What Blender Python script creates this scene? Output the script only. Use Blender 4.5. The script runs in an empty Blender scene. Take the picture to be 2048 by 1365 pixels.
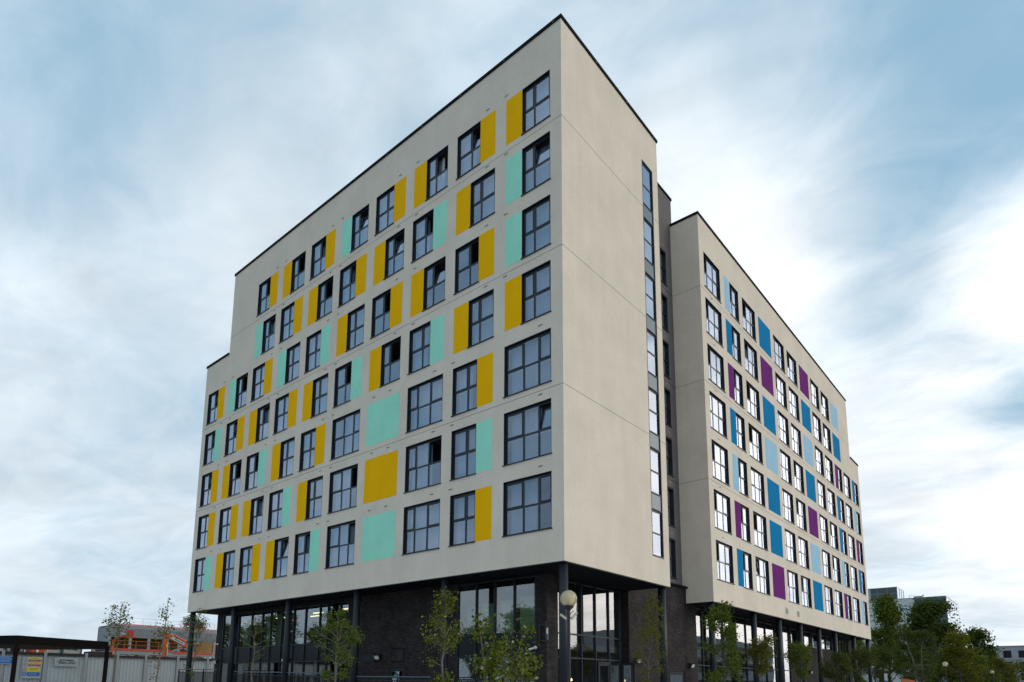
import bpy, math, random
from mathutils import Vector, Matrix
R = math.radians
sc = bpy.context.scene
COL = sc.collection
GZ = -0.8                                   # ground level

# ------------------------------------------------------------------ camera
yaw, pitch, roll = 0.71784, 0.1549, 0.00993
cy_, sy_, cp_, sp_ = math.cos(yaw), math.sin(yaw), math.cos(pitch), math.sin(pitch)
Fv = Vector((-sy_*cp_, cy_*cp_, sp_)); Rv = Vector((cy_, sy_, 0)); Uv = Rv.cross(Fv)
R2 = Rv*math.cos(roll)+Uv*math.sin(roll); U2 = Uv*math.cos(roll)-Rv*math.sin(roll)
cam = bpy.data.objects.new('camera', bpy.data.cameras.new('camera')); COL.objects.link(cam)
M = Matrix.Identity(4)
for i, c in enumerate((R2, U2, -Fv)):
    for j in range(3): M[j][i] = c[j]
M.translation = (12.99924, -18.63907, 0.8535)
cam.matrix_world = M
cam.data.sensor_width = 36; cam.data.lens = 1309.3367/2048*36
cam.data.shift_x = (1024-987.885)/2048; cam.data.shift_y = (1160.717-682.5)/2048
cam.data.clip_start = 0.2; cam.data.clip_end = 8000
sc.camera = cam

# ------------------------------------------------------------------ light
SUN_AZ, SUN_EL = R(66), R(28)               # azimuth from +Y towards +X
sun = bpy.data.objects.new('sun', bpy.data.lights.new('sun', 'SUN')); COL.objects.link(sun)
sun.data.energy = 0.75; sun.data.angle = R(25); sun.data.color = (1.0, 0.88, 0.70)
sd = Vector((math.sin(SUN_AZ)*math.cos(SUN_EL), math.cos(SUN_AZ)*math.cos(SUN_EL), math.sin(SUN_EL)))
sun.rotation_euler = sd.to_track_quat('Z', 'Y').to_euler()
sun.location = sd*100

w = bpy.data.worlds.new('World'); sc.world = w; w.use_nodes = True
nt = w.node_tree; nt.nodes.clear()
def N(t, **kw):
    n = nt.nodes.new(t)
    for k, v in kw.items(): setattr(n, k, v)
    return n
def L(a, b): nt.links.new(a, b)
def math_(op, a, b=None, c=None):
    n = N('ShaderNodeMath', operation=op)
    for i, x in enumerate((a, b, c)):
        if x is None: continue
        if isinstance(x, (int, float)): n.inputs[i].default_value = x
        else: L(x, n.inputs[i])
    return n.outputs[0]
def mixc(f, a, b):
    n = N('ShaderNodeMix', data_type='RGBA')
    if isinstance(f, float): n.inputs[0].default_value = f
    else: L(f, n.inputs[0])
    for i, x in ((6, a), (7, b)):
        if isinstance(x, tuple): n.inputs[i].default_value = x+(1,)
        else: L(x, n.inputs[i])
    return n.outputs[2]
sky = N('ShaderNodeTexSky', sky_type='NISHITA', sun_disc=False, sun_elevation=SUN_EL, sun_rotation=SUN_AZ)
sky.dust_density = 1.5
tc = N('ShaderNodeTexCoord'); DIR = tc.outputs['Generated']
sep = N('ShaderNodeSeparateXYZ'); L(DIR, sep.inputs[0])
zz = math_('MAXIMUM', math_('ADD', sep.outputs[2], 0.22), 0.05)
cmb = N('ShaderNodeCombineXYZ')
L(math_('DIVIDE', sep.outputs[0], zz), cmb.inputs[0]); L(math_('DIVIDE', sep.outputs[1], zz), cmb.inputs[1])
mp = N('ShaderNodeMapping'); mp.inputs['Rotation'].default_value = (0, 0, R(-20)); mp.inputs['Scale'].default_value = (0.7, 1.0, 1)
L(cmb.outputs[0], mp.inputs[0])
n1 = N('ShaderNodeTexNoise'); n1.inputs['Scale'].default_value = 1.5; n1.inputs['Detail'].default_value = 5; n1.inputs['Roughness'].default_value = 0.5; n1.inputs['Distortion'].default_value = 0.5
L(mp.outputs[0], n1.inputs['Vector'])
n2 = N('ShaderNodeTexNoise'); n2.inputs['Scale'].default_value = 6.0; n2.inputs['Detail'].default_value = 9; n2.inputs['Roughness'].default_value = 0.6; n2.inputs['Distortion'].default_value = 0.6
L(mp.outputs[0], n2.inputs['Vector'])
def blobs(lst):
    acc = None
    for d, k, a in lst:
        vm = N('ShaderNodeVectorMath', operation='DOT_PRODUCT'); L(DIR, vm.inputs[0]); vm.inputs[1].default_value = Vector(d).normalized()
        e = math_('MULTIPLY', math_('EXPONENT', math_('MULTIPLY', math_('SUBTRACT', vm.outputs['Value'], 1.0), k)), a)
        acc = e if acc is None else math_('ADD', acc, e)
    return acc
#BLOBS
CL = [((-0.77,0.12,0.63),90,-0.30), ((-0.70,0.20,0.69),110,-0.32), ((-0.79,0.20,0.57),160,-0.26), ((-0.9,0.2,0.4),160,-0.12), ((-0.74,0.30,0.60),90,0.36), ((-0.93,0.27,0.25),12,0.12),
 ((-0.228,0.651,0.724),60,-0.22), ((0.03,0.76,0.65),50,-0.50), ((-0.10,0.84,0.54),140,-0.30), ((-0.09,0.89,0.45),260,-0.28), ((0.0,0.945,0.335),700,-0.6),
 ((-0.30,0.74,0.60),60,0.25), ((-0.21,0.83,0.50),110,0.25), ((-0.01,0.885,0.47),300,0.45), ((-0.10,0.95,0.30),22,0.22), ((0.33,0.68,0.75),22,-0.35), ((0.40,0.89,0.20),20,0.5), ((-0.5,-0.7,0.5),3,-0.2)]
HI = [((-0.30,0.75,0.60),60,0.20), ((-0.20,0.84,0.50),90,0.22), ((-0.02,0.89,0.45),260,0.25), ((-0.08,0.95,0.30),30,0.20), ((0.43,0.86,0.30),20,3.6)]
#ENDBLOBS
dens = math_('ADD', math_('ADD', math_('MULTIPLY', math_('SUBTRACT', n1.outputs[0], 0.5), 1.5), math_('MULTIPLY', math_('SUBTRACT', n2.outputs[0], 0.5), 0.75)), blobs(CL))
dens = math_('ADD', dens, 0.72)
ss = N('ShaderNodeMapRange', interpolation_type='SMOOTHSTEP'); L(dens, ss.inputs[0]); ss.inputs[1].default_value = 0.0; ss.inputs[2].default_value = 1.12
bright = math_('ADD', 0.0, blobs(HI))
bc = N('ShaderNodeClamp'); bc.inputs['Max'].default_value = 2.2; L(bright, bc.inputs[0])
skyb = mixc(0.86, sky.outputs[0], (2.6, 4.45, 5.9))
cn = N('ShaderNodeMix', data_type='RGBA', clamp_factor=False); L(bc.outputs[0], cn.inputs[0]); cn.inputs[6].default_value = (6.7, 7.5, 8.15, 1); cn.inputs[7].default_value = (12.8, 12.5, 12.2, 1); 
n3 = N('ShaderNodeTexNoise'); n3.inputs['Scale'].default_value = 3.2; n3.inputs['Detail'].default_value = 9; n3.inputs['Roughness'].default_value = 0.58; n3.inputs['Distortion'].default_value = 0.8
L(mp.outputs[0], n3.inputs['Vector'])
sh = N('ShaderNodeMapRange'); L(n3.outputs[0], sh.inputs[0]); sh.inputs[1].default_value = .35; sh.inputs[2].default_value = .66; sh.inputs[3].default_value = .85; sh.inputs[4].default_value = 1.07
vs = N('ShaderNodeVectorMath', operation='SCALE'); L(cn.outputs[2], vs.inputs[0]); L(sh.outputs[0], vs.inputs['Scale']); cloud = vs.outputs[0]
col = mixc(ss.outputs[0], skyb, cloud)
bg = N('ShaderNodeBackground'); bg.inputs[1].default_value = 0.096; L(col, bg.inputs[0])
wo = N('ShaderNodeOutputWorld'); L(bg.outputs[0], wo.inputs[0])
sc.view_settings.view_transform = 'Standard'; sc.view_settings.look = 'None'
sc.view_settings.exposure = 0.34; sc.view_settings.gamma = 1.0
sc.cycles.max_bounces = 8; sc.cycles.transparent_max_bounces = 16

# ------------------------------------------------------------------ materials
class NT:
    def __init__(s, name):
        s.m = bpy.data.materials.new(name); s.m.use_nodes = True; s.t = s.m.node_tree
        s.b = s.t.nodes['Principled BSDF']; s.out = s.t.nodes['Material Output']
    def n(s, t, **kw):
        x = s.t.nodes.new(t)
        for k, v in kw.items(): setattr(x, k, v)
        return x
    def l(s, a, b): s.t.links.new(a, b)
def rgba(c): return (c[0], c[1], c[2], 1)
def plain(name, c, rough=0.6, metal=0.0, var=0.12, scale=3.0, bump=0.0, bscale=60, spec=0.5, emit=None):
    q = NT(name); b = q.b
    tcn = q.n('ShaderNodeTexCoord'); no = q.n('ShaderNodeTexNoise'); no.inputs['Scale'].default_value = scale; no.inputs['Detail'].default_value = 6
    q.l(tcn.outputs['Object'], no.inputs['Vector'])
    cr = q.n('ShaderNodeMix', data_type='RGBA'); q.l(no.outputs[0], cr.inputs[0])
    cr.inputs[6].default_value = rgba([x*(1-var) for x in c]); cr.inputs[7].default_value = rgba([min(1, x*(1+var)) for x in c])
    q.l(cr.outputs[2], b.inputs['Base Color'])
    b.inputs['Roughness'].default_value = rough; b.inputs['Metallic'].default_value = metal; b.inputs['Specular IOR Level'].default_value = spec
    if bump:
        n2 = q.n('ShaderNodeTexNoise'); n2.inputs['Scale'].default_value = bscale; n2.inputs['Detail'].default_value = 4; q.l(tcn.outputs['Object'], n2.inputs['Vector'])
        bp = q.n('ShaderNodeBump'); bp.inputs['Strength'].default_value = bump; bp.inputs['Distance'].default_value = 0.01
        q.l(n2.outputs[0], bp.inputs['Height']); q.l(bp.outputs[0], b.inputs['Normal'])
    if emit:
        b.inputs['Emission Color'].default_value = rgba(emit[0]); b.inputs['Emission Strength'].default_value = emit[1]
    return q.m
def render_mat(name, c):
    """through-coloured render: trowel mottling, faint rain streaks"""
    q = NT(name); b = q.b
    tcn = q.n('ShaderNodeTexCoord')
    a = q.n('ShaderNodeTexNoise'); a.inputs['Scale'].default_value = 0.5; a.inputs['Detail'].default_value = 9; a.inputs['Roughness'].default_value = .6; q.l(tcn.outputs['Object'], a.inputs['Vector'])
    m2 = q.n('ShaderNodeMapping'); m2.inputs['Scale'].default_value = (1.6, 1.6, 0.16); q.l(tcn.outputs['Object'], m2.inputs[0])
    s = q.n('ShaderNodeTexNoise'); s.inputs['Scale'].default_value = 1.2; s.inputs['Detail'].default_value = 4; q.l(m2.outputs[0], s.inputs['Vector'])
    f = q.n('ShaderNodeTexNoise'); f.inputs['Scale'].default_value = 9; f.inputs['Detail'].default_value = 8; f.inputs['Roughness'].default_value = .75; q.l(tcn.outputs['Object'], f.inputs['Vector'])
    m = q.n('ShaderNodeMath', operation='ADD'); q.l(a.outputs[0], m.inputs[0]); sm_ = q.n('ShaderNodeMath', operation='MULTIPLY_ADD'); q.l(s.outputs[0], sm_.inputs[0]); sm_.inputs[1].default_value = .35; sm_.inputs[2].default_value = .33; q.l(sm_.outputs[0], m.inputs[1])
    mm = q.n('ShaderNodeMath', operation='ADD'); q.l(m.outputs[0], mm.inputs[0]); q.l(f.outputs[0], mm.inputs[1])
    mr = q.n('ShaderNodeMapRange'); q.l(mm.outputs[0], mr.inputs[0]); mr.inputs[1].default_value = 1.1; mr.inputs[2].default_value = 1.9
    cr = q.n('ShaderNodeMix', data_type='RGBA'); q.l(mr.outputs[0], cr.inputs[0])
    cr.inputs[6].default_value = rgba([x*.82 for x in c]); cr.inputs[7].default_value = rgba([min(1, x*1.08) for x in c])
    q.l(cr.outputs[2], b.inputs['Base Color']); b.inputs['Roughness'].default_value = .95; b.inputs['Specular IOR Level'].default_value = .08
    g = q.n('ShaderNodeTexNoise'); g.inputs['Scale'].default_value = 45; g.inputs['Detail'].default_value = 5; q.l(tcn.outputs['Object'], g.inputs['Vector'])
    bp = q.n('ShaderNodeBump'); bp.inputs['Strength'].default_value = .6; bp.inputs['Distance'].default_value = .008; q.l(g.outputs[0], bp.inputs['Height']); q.l(bp.outputs[0], b.inputs['Normal'])
    return q.m
def brick_mat(name, c1, c2, mortar):
    q = NT(name); b = q.b
    uv = q.n('ShaderNodeUVMap'); br = q.n('ShaderNodeTexBrick')
    br.inputs['Scale'].default_value = 1; br.inputs['Brick Width'].default_value = .225; br.inputs['Row Height'].default_value = .075
    br.inputs['Mortar Size'].default_value = .008; br.inputs['Color1'].default_value = rgba(c1); br.inputs['Color2'].default_value = rgba(c2); br.inputs['Mortar'].default_value = rgba(mortar)
    q.l(uv.outputs[0], br.inputs['Vector'])
    no = q.n('ShaderNodeTexNoise'); no.inputs['Scale'].default_value = 1.3; no.inputs['Detail'].default_value = 6; q.l(uv.outputs[0], no.inputs['Vector'])
    mr = q.n('ShaderNodeMapRange'); q.l(no.outputs[0], mr.inputs[0]); mr.inputs[1].default_value = .3; mr.inputs[2].default_value = .7; mr.inputs[3].default_value = .7; mr.inputs[4].default_value = 1.45
    mx = q.n('ShaderNodeMix', data_type='RGBA', blend_type='MULTIPLY'); mx.inputs[0].default_value = 1; q.l(br.outputs[0], mx.inputs[6]); q.l(mr.outputs[0], mx.inputs[7])
    q.l(mx.outputs[2], b.inputs['Base Color']); b.inputs['Roughness'].default_value = .85; b.inputs['Specular IOR Level'].default_value = .2
    bp = q.n('ShaderNodeBump'); bp.invert = True; bp.inputs['Distance'].default_value = .008; bp.inputs['Strength'].default_value = .7
    q.l(br.outputs['Fac'], bp.inputs['Height']); q.l(bp.outputs[0], b.inputs['Normal'])
    return q.m
def glass_mat(name, tint=(.72, .78, .82), f0=.16, power=3.6, refl=(1, 1, 1), wav=0.0):
    q = NT(name); t = q.t; t.nodes.remove(q.b)
    lw = q.n('ShaderNodeLayerWeight'); lw.inputs['Blend'].default_value = .5
    p = q.n('ShaderNodeMath', operation='POWER'); q.l(lw.outputs['Facing'], p.inputs[0]); p.inputs[1].default_value = power
    ma = q.n('ShaderNodeMath', operation='MULTIPLY_ADD'); q.l(p.outputs[0], ma.inputs[0]); ma.inputs[1].default_value = 1-f0; ma.inputs[2].default_value = f0
    tr = q.n('ShaderNodeBsdfTransparent'); tr.inputs[0].default_value = rgba(tint)
    gl = q.n('ShaderNodeBsdfGlossy'); gl.inputs['Color'].default_value = rgba(refl); gl.inputs['Roughness'].default_value = .01
    if wav:
        tcn = q.n('ShaderNodeTexCoord'); no = q.n('ShaderNodeTexNoise'); no.inputs['Scale'].default_value = .9; q.l(tcn.outputs['Object'], no.inputs['Vector'])
        bp = q.n('ShaderNodeBump'); bp.inputs['Strength'].default_value = wav; bp.inputs['Distance'].default_value = .02; q.l(no.outputs[0], bp.inputs['Height']); q.l(bp.outputs[0], gl.inputs['Normal'])
    mx = q.n('ShaderNodeMixShader'); q.l(ma.outputs[0], mx.inputs[0]); q.l(tr.outputs[0], mx.inputs[1]); q.l(gl.outputs[0], mx.inputs[2])
    q.l(mx.outputs[0], q.out.inputs[0])
    return q.m
def cloth_mat(name, c, trans=.45):
    q = NT(name); q.t.nodes.remove(q.b)
    d = q.n('ShaderNodeBsdfDiffuse'); d.inputs[0].default_value = rgba(c)
    tl = q.n('ShaderNodeBsdfTranslucent'); tl.inputs[0].default_value = rgba(c)
    mx = q.n('ShaderNodeMixShader'); mx.inputs[0].default_value = trans; q.l(d.outputs[0], mx.inputs[1]); q.l(tl.outputs[0], mx.inputs[2]); q.l(mx.outputs[0], q.out.inputs[0])
    return q.m
def leaf_mat(name, c1, c2, c3=None, trans=.35):
    q = NT(name); q.t.nodes.remove(q.b)
    g = q.n('ShaderNodeNewGeometry'); cr = q.n('ShaderNodeValToRGB'); q.l(g.outputs['Random Per Island'], cr.inputs[0])
    cr.color_ramp.elements[0].color = rgba(c1); cr.color_ramp.elements[1].color = rgba(c2)
    if c3: e = cr.color_ramp.elements.new(.93); e.color = rgba(c2); cr.color_ramp.elements[-1].color = rgba(c3)
    d = q.n('ShaderNodeBsdfDiffuse'); tl = q.n('ShaderNodeBsdfTranslucent'); gl = q.n('ShaderNodeBsdfGlossy'); gl.inputs['Roughness'].default_value = .45; gl.inputs[0].default_value = (.5, .5, .5, 1)
    q.l(cr.outputs[0], d.inputs[0]); q.l(cr.outputs[0], tl.inputs[0])
    mx = q.n('ShaderNodeMixShader'); mx.inputs[0].default_value = trans; q.l(d.outputs[0], mx.inputs[1]); q.l(tl.outputs[0], mx.inputs[2])
    m2 = q.n('ShaderNodeMixShader'); m2.inputs[0].default_value = .02; q.l(mx.outputs[0], m2.inputs[1]); q.l(gl.outputs[0], m2.inputs[2]); q.l(m2.outputs[0], q.out.inputs[0])
    return q.m

MT = dict(
 render=render_mat('cream_render', (.76, .68, .58)),
 grey_render=render_mat('grey_render', (.17, .155, .155)),
 yellow=render_mat('yellow_paint', (1.0, .515, .003)),
 mint=render_mat('mint_paint', (.38, .86, .67)),
 blue=render_mat('blue_paint', (.0, .20, .44)),
 sky=render_mat('pale_blue_paint', (.36, .60, .78)),
 purple=render_mat('purple_paint', (.16, .022, .18)),
 brick=brick_mat('charcoal_brick', (.022, .018, .019), (.044, .037, .037), (.013, .012, .013)),
 metal=plain('dark_blue_grey_metal', (.013, .019, .029), .40, .0, .1, 2, spec=.35),
 metal2=plain('spandrel_metal', (.007, .011, .016), .4, .0, .1, 2, spec=.25),
 panelg=plain('grey_metal_infill', (.10, .14, .17), .28, .3, .08, 2),
 column=plain('column_paint', (.013, .018, .026), .45, .0, .1, 2, spec=.3),
 coping=plain('black_coping', (.006, .007, .008), .8, spec=.1),
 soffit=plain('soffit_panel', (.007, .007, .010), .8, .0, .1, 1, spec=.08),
 joint=plain('joint_sealant', (.27, .25, .22), .9),
 vent=plain('vent_grille', (.50, .47, .40), .6), ventd=plain('vent_slot', (.08, .07, .06), .7),
 glass=glass_mat('window_glass', (.60, .71, .84), .16, 1.9, (.74, .84, 1.0), .0),
 glassb=glass_mat('screen_glass', (.58, .66, .64), .20, 2.6, (.92, .96, 1.0), .08),
 curtain=cloth_mat('voile_curtain', (.78, .80, .82), .35),
 blind=cloth_mat('green_blind', (.46, .60, .42), .3),
 room=plain('room_wall', (.16, .15, .14), .9), roomfl=plain('room_floor', (.12, .09, .07), .7),
 white=plain('white_plastic', (.72, .72, .70), .4), lamp_black=plain('lamp_black', (.015, .016, .018), .4),
 striplight=plain('strip_light', (.9, .8, .5), .5, emit=((1, .82, .45), 2.2)),
 bulb=plain('warm_bulb', (.9, .8, .5), .5, emit=((1, .75, .35), 6)),
 bark=plain('bark', (.10, .085, .06), .9, var=.4, scale=9, bump=.5, bscale=20),
 bark_pale=plain('pale_bark', (.15, .13, .095), .85, var=.45, scale=7, bump=.4, bscale=20),
 bark_birch=plain('birch_bark', (.12, .12, .10), .8, var=.5, scale=6),
 leaf_lime=leaf_mat('leaf_lime', (.055, .075, .006), (.16, .19, .02), (.45, .48, .22)),
 leaf_mid=leaf_mat('leaf_mid', (.048, .078, .010), (.15, .20, .025)),
 leaf_dark=leaf_mat('leaf_dark', (.030, .052, .008), (.095, .135, .02)),
 leaf_dull=leaf_mat('leaf_dull', (.036, .056, .010), (.105, .13, .025)),
 leaf_gold=leaf_mat('leaf_gold', (.09, .10, .010), (.20, .20, .02), (.25, .13, .02)),
 leaf_autumn=leaf_mat('leaf_autumn', (.07, .09, .012), (.16, .15, .02), (.22, .09, .02)),
 asphalt=plain('asphalt', (.05, .05, .052), .9, var=.25, scale=.7, bump=.4, bscale=80),
 paving=None, grass=plain('grass', (.05, .085, .022), .95, var=.4, scale=1.2),
 ground=plain('ground', (.14, .13, .11), .95, var=.3, scale=.05),
 kerb=plain('kerb_stone', (.33, .32, .30), .85), line=plain('road_paint', (.7, .7, .66), .7),
 hoard=plain('hoarding_sheet', (.42, .45, .46), .45, .0, .12, .6), hpost=plain('hoarding_post', (.30, .32, .33), .5),
 hcap=plain('hoarding_cap', (.022, .010, .010), .6), sign_white=plain('sign_white', (.36, .38, .39), .5),
 s_yel=plain('sign_yellow', (.72, .58, .02), .5), s_red=plain('sign_red', (.40, .01, .03), .5), s_blue=plain('sign_blue', (.01, .13, .42), .5), s_lblue=plain('sign_pale_blue', (.25, .45, .7), .5),
 s_text=plain('sign_text', (.02, .05, .06), .5), s_black=plain('sign_black', (.01, .01, .01), .5),
 shelter=plain('shelter_metal', (.006, .005, .005), .9, spec=.1), shelterw=plain('shelter_timber', (.05, .025, .015), .7),
 steel=plain('grey_steel', (.20, .225, .25), .5, .1, .1, .5), steeld=plain('grey_steel_dark', (.13, .15, .18), .5, .1, .12, .5),
 red=plain('red_edge', (.48, .035, .012), .5), orange=plain('orange_paint', (.50, .075, .012), .42), net=cloth_mat('pink_net', (.85, .45, .40), .5),
 cabin=plain('cabin_white', (.33, .35, .35), .5), cabing=plain('cabin_green', (.02, .09, .07), .5),
 gwhite=plain('pale_panel', (.55, .58, .57), .4, .1), teal=plain('teal_motif', (.03, .20, .26), .4),
 gdark=glass_mat('dark_office_glass', (.12, .15, .16), .08, 3, (.7, .85, .95)), gside=glass_mat('silver_office_glass', (.05, .06, .07), .62, 2.5, (.74, .82, .90)), gmul=plain('office_mullion', (.26, .30, .31), .5),
 conc=plain('pale_concrete', (.36, .37, .40), .85, .0, .08, .3), winblk=plain('dark_window', (.010, .012, .018), .35, spec=.25),
 tyre=plain('tyre', (.015, .015, .015), .8), carblue=plain('pale_blue_car', (.30, .42, .52), .25, .2), carwhite=plain('white_car', (.66, .68, .68), .3),
 carred=plain('orange_board', (.55, .16, .05), .6), amber=plain('amber_backdrop', (.22, .19, .08), .9, var=.6, scale=.6),  # amber: mottled stand-in for trees and earth beyond the steel frame
)
def globe_mat():
    q = NT('smoked_globe'); q.t.nodes.remove(q.b)
    tr = q.n('ShaderNodeBsdfTransparent'); tr.inputs[0].default_value = (.90, .80, .55, 1)
    df = q.n('ShaderNodeBsdfTranslucent'); df.inputs[0].default_value = (.92, .84, .60, 1)
    d2 = q.n('ShaderNodeBsdfDiffuse'); d2.inputs[0].default_value = (.92, .84, .62, 1)
    gl = q.n('ShaderNodeBsdfGlossy'); gl.inputs['Roughness'].default_value = .06
    a = q.n('ShaderNodeMixShader'); a.inputs[0].default_value = .6; q.l(df.outputs[0], a.inputs[1]); q.l(d2.outputs[0], a.inputs[2])
    b = q.n('ShaderNodeMixShader'); b.inputs[0].default_value = .58; q.l(tr.outputs[0], b.inputs[1]); q.l(a.outputs[0], b.inputs[2])
    lw = q.n('ShaderNodeLayerWeight'); lw.inputs[0].default_value = .25
    c = q.n('ShaderNodeMixShader'); q.l(lw.outputs['Fresnel'], c.inputs[0]); q.l(b.outputs[0], c.inputs[1]); q.l(gl.outputs[0], c.inputs[2]); q.l(c.outputs[0], q.out.inputs[0])
    return q.m
MT['globe'] = globe_mat()
def paving_mat():
    q = NT('paving_slabs'); b = q.b
    tcn = q.n('ShaderNodeTexCoord'); br = q.n('ShaderNodeTexBrick'); br.inputs['Scale'].default_value = 1; br.inputs['Brick Width'].default_value = .6; br.inputs['Row Height'].default_value = .4
    br.inputs['Mortar Size'].default_value = .006; br.inputs['Color1'].default_value = (.40, .385, .36, 1); br.inputs['Color2'].default_value = (.46, .44, .41, 1); br.inputs['Mortar'].default_value = (.2, .19, .18, 1)
    q.l(tcn.outputs['Object'], br.inputs['Vector']); q.l(br.outputs[0], b.inputs['Base Color']); b.inputs['Roughness'].default_value = .85
    return q.m
MT['paving'] = paving_mat()

# ------------------------------------------------------------------ mesh helpers
class MB:
    def __init__(s): s.v = []; s.f = []; s.m = []; s.uv = []; s.mats = []; s.smooth = False
    def mi(s, mat):
        if mat not in s.mats: s.mats.append(mat)
        return s.mats.index(mat)
    def face(s, pts, mat, uv=None):
        i = len(s.v); s.v += [tuple(p) for p in pts]; s.f.append(tuple(range(i, i+len(pts)))); s.m.append(s.mi(mat))
        if uv is None:
            n = (Vector(pts[1])-Vector(pts[0])).cross(Vector(pts[-1])-Vector(pts[0]))
            a = max(range(3), key=lambda k: abs(n[k]))
            uv = [(p[1], p[2]) if a == 0 else (p[0], p[2]) if a == 1 else (p[0], p[1]) for p in pts]
        s.uv += list(uv)
    def box(s, x0, x1, y0, y1, z0, z1, mat):
        x0, x1 = min(x0, x1), max(x0, x1); y0, y1 = min(y0, y1), max(y0, y1); z0, z1 = min(z0, z1), max(z0, z1)
        a, b, c, d, e, f, g, h = (x0,y0,z0),(x1,y0,z0),(x1,y1,z0),(x0,y1,z0),(x0,y0,z1),(x1,y0,z1),(x1,y1,z1),(x0,y1,z1)
        for q in ((a,d,c,b),(e,f,g,h),(a,b,f,e),(b,c,g,f),(c,d,h,g),(d,a,e,h)): s.face(q, mat)
        return s
    def beam(s, p, q, wx, wz, mat):                     # square bar between two points
        p, q = Vector(p), Vector(q); d = (q-p).normalized(); up = Vector((0, 0, 1)) if abs(d.z) < .95 else Vector((1, 0, 0))
        a = d.cross(up).normalized()*wx/2; b = a.cross(d).normalized()*wz/2
        P = [p-a-b, p+a-b, p+a+b, p-a+b]; Q = [x+(q-p) for x in P]
        s.face(P[::-1], mat); s.face(Q, mat)
        for i in range(4): j = (i+1) % 4; s.face((P[i], P[j], Q[j], Q[i]), mat)
        return s
    def tube(s, pts, rad, mat, n=8, caps=True):
        rings = []
        for i, p in enumerate(pts):
            p = Vector(p); a = Vector(pts[max(i-1, 0)]); b = Vector(pts[min(i+1, len(pts)-1)]); d = (b-a).normalized()
            up = Vector((0, 0, 1)) if abs(d.z) < .9 else Vector((1, 0, 0)); u = d.cross(up).normalized(); v = d.cross(u)
            r = rad[i] if isinstance(rad, (list, tuple)) else rad
            k = len(s.v); s.v += [tuple(p+u*math.cos(2*math.pi*j/n)*r+v*math.sin(2*math.pi*j/n)*r) for j in range(n)]; rings.append(k)
        m = s.mi(mat)
        for a, b in zip(rings, rings[1:]):
            for j in range(n):
                s.f.append((a+j, b+j, b+(j+1) % n, a+(j+1) % n)); s.m.append(m); s.uv += [(0, 0)]*4
        if caps:
            s.f.append(tuple(rings[0]+j for j in range(n))); s.m.append(m); s.uv += [(0, 0)]*n
            s.f.append(tuple(rings[-1]+j for j in range(n-1, -1, -1))); s.m.append(m); s.uv += [(0, 0)]*n
        return s
    def lathe(s, prof, mat, c=(0, 0, 0), n=24):         # (r, z) profile
        rings = []
        for r, z in prof:
            k = len(s.v); s.v += [(c[0]+r*math.cos(2*math.pi*j/n), c[1]+r*math.sin(2*math.pi*j/n), c[2]+z) for j in range(n)]; rings.append(k)
        m = s.mi(mat)
        for a, b in zip(rings, rings[1:]):
            for j in range(n): s.f.append((a+j, a+(j+1) % n, b+(j+1) % n, b+j)); s.m.append(m); s.uv += [(0, 0)]*4
        return s
    def mesh(s, name, smooth=False):
        me = bpy.data.meshes.new(name); me.from_pydata(s.v, [], s.f)
        for m in s.mats: me.materials.append(MT[m])
        me.polygons.foreach_set('material_index', s.m)
        uvl = me.uv_layers.new(name='UVMap'); uvl.data.foreach_set('uv', [c for p in s.uv for c in p])
        if smooth: me.polygons.foreach_set('use_smooth', [True]*len(s.f))
        me.update(); return me
def put(name, me, parent=None, loc=(0, 0, 0), rz=0.0):
    o = bpy.data.objects.new(name, me); COL.objects.link(o); o.location = loc; o.rotation_euler = (0, 0, rz)
    if parent is not None: o.parent = parent
    return o
def part(name, mb, parent, world=True, smooth=False):
    """mesh written in world coordinates under an unrotated parent"""
    o = put(name, mb.mesh(name, smooth), parent)
    if world and parent is not None: o.location = -wloc(parent)
    return o
def wloc(o):
    v = Vector(o.location); p = o.parent
    while p is not None: v = v+p.location; p = p.parent
    return v
def thing(name, loc, label, cat, group=None, rz=0.0):
    o = bpy.data.objects.new(name, None); COL.objects.link(o); o.location = loc; o.rotation_euler = (0, 0, rz); o.empty_display_size = .3
    return tag(o, label, cat, group)
def tag(o, label, cat, group=None, kind=None):
    if label: o['label'] = label
    if cat: o['category'] = cat
    if group: o['group'] = group
    if kind: o['kind'] = kind
    return o
def struct(name, mb): o = put(name, mb.mesh(name)); o['kind'] = 'structure'; return o

# ------------------------------------------------------------------ ground
m = MB(); m.face([(-4000,-4000,GZ-.16), (4000,-4000,GZ-.16), (4000,4000,GZ-.16), (-4000,4000,GZ-.16)], 'ground'); struct('ground', m)
m = MB(); m.box(-46, 20, -26, 62, GZ-.15, GZ, 'paving'); m.box(20.0, 20.15, -26, 62, GZ-.15, GZ+.003, 'kerb'); m.box(-46, 20.15, -26.15, -26, GZ-.15, GZ+.003, 'kerb'); struct('pavement', m)
m = MB(); m.face([(20.15,-300,GZ-.15), (27,-300,GZ-.15), (27,300,GZ-.15), (20.15,300,GZ-.15)], 'asphalt')
m.face([(-300,-33,GZ-.154), (20.15,-33,GZ-.154), (20.15,-26.15,GZ-.154), (-300,-26.15,GZ-.154)], 'asphalt')
for k in range(-40, 40): m.box(23.5, 23.62, k*6, k*6+3, GZ-.15, GZ-.146, 'line')
struct('road', m)
m = MB(); m.box(-46, 14, 62.1, 240, GZ-.15, GZ-.05, 'grass'); o = struct('lawn', m)

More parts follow.
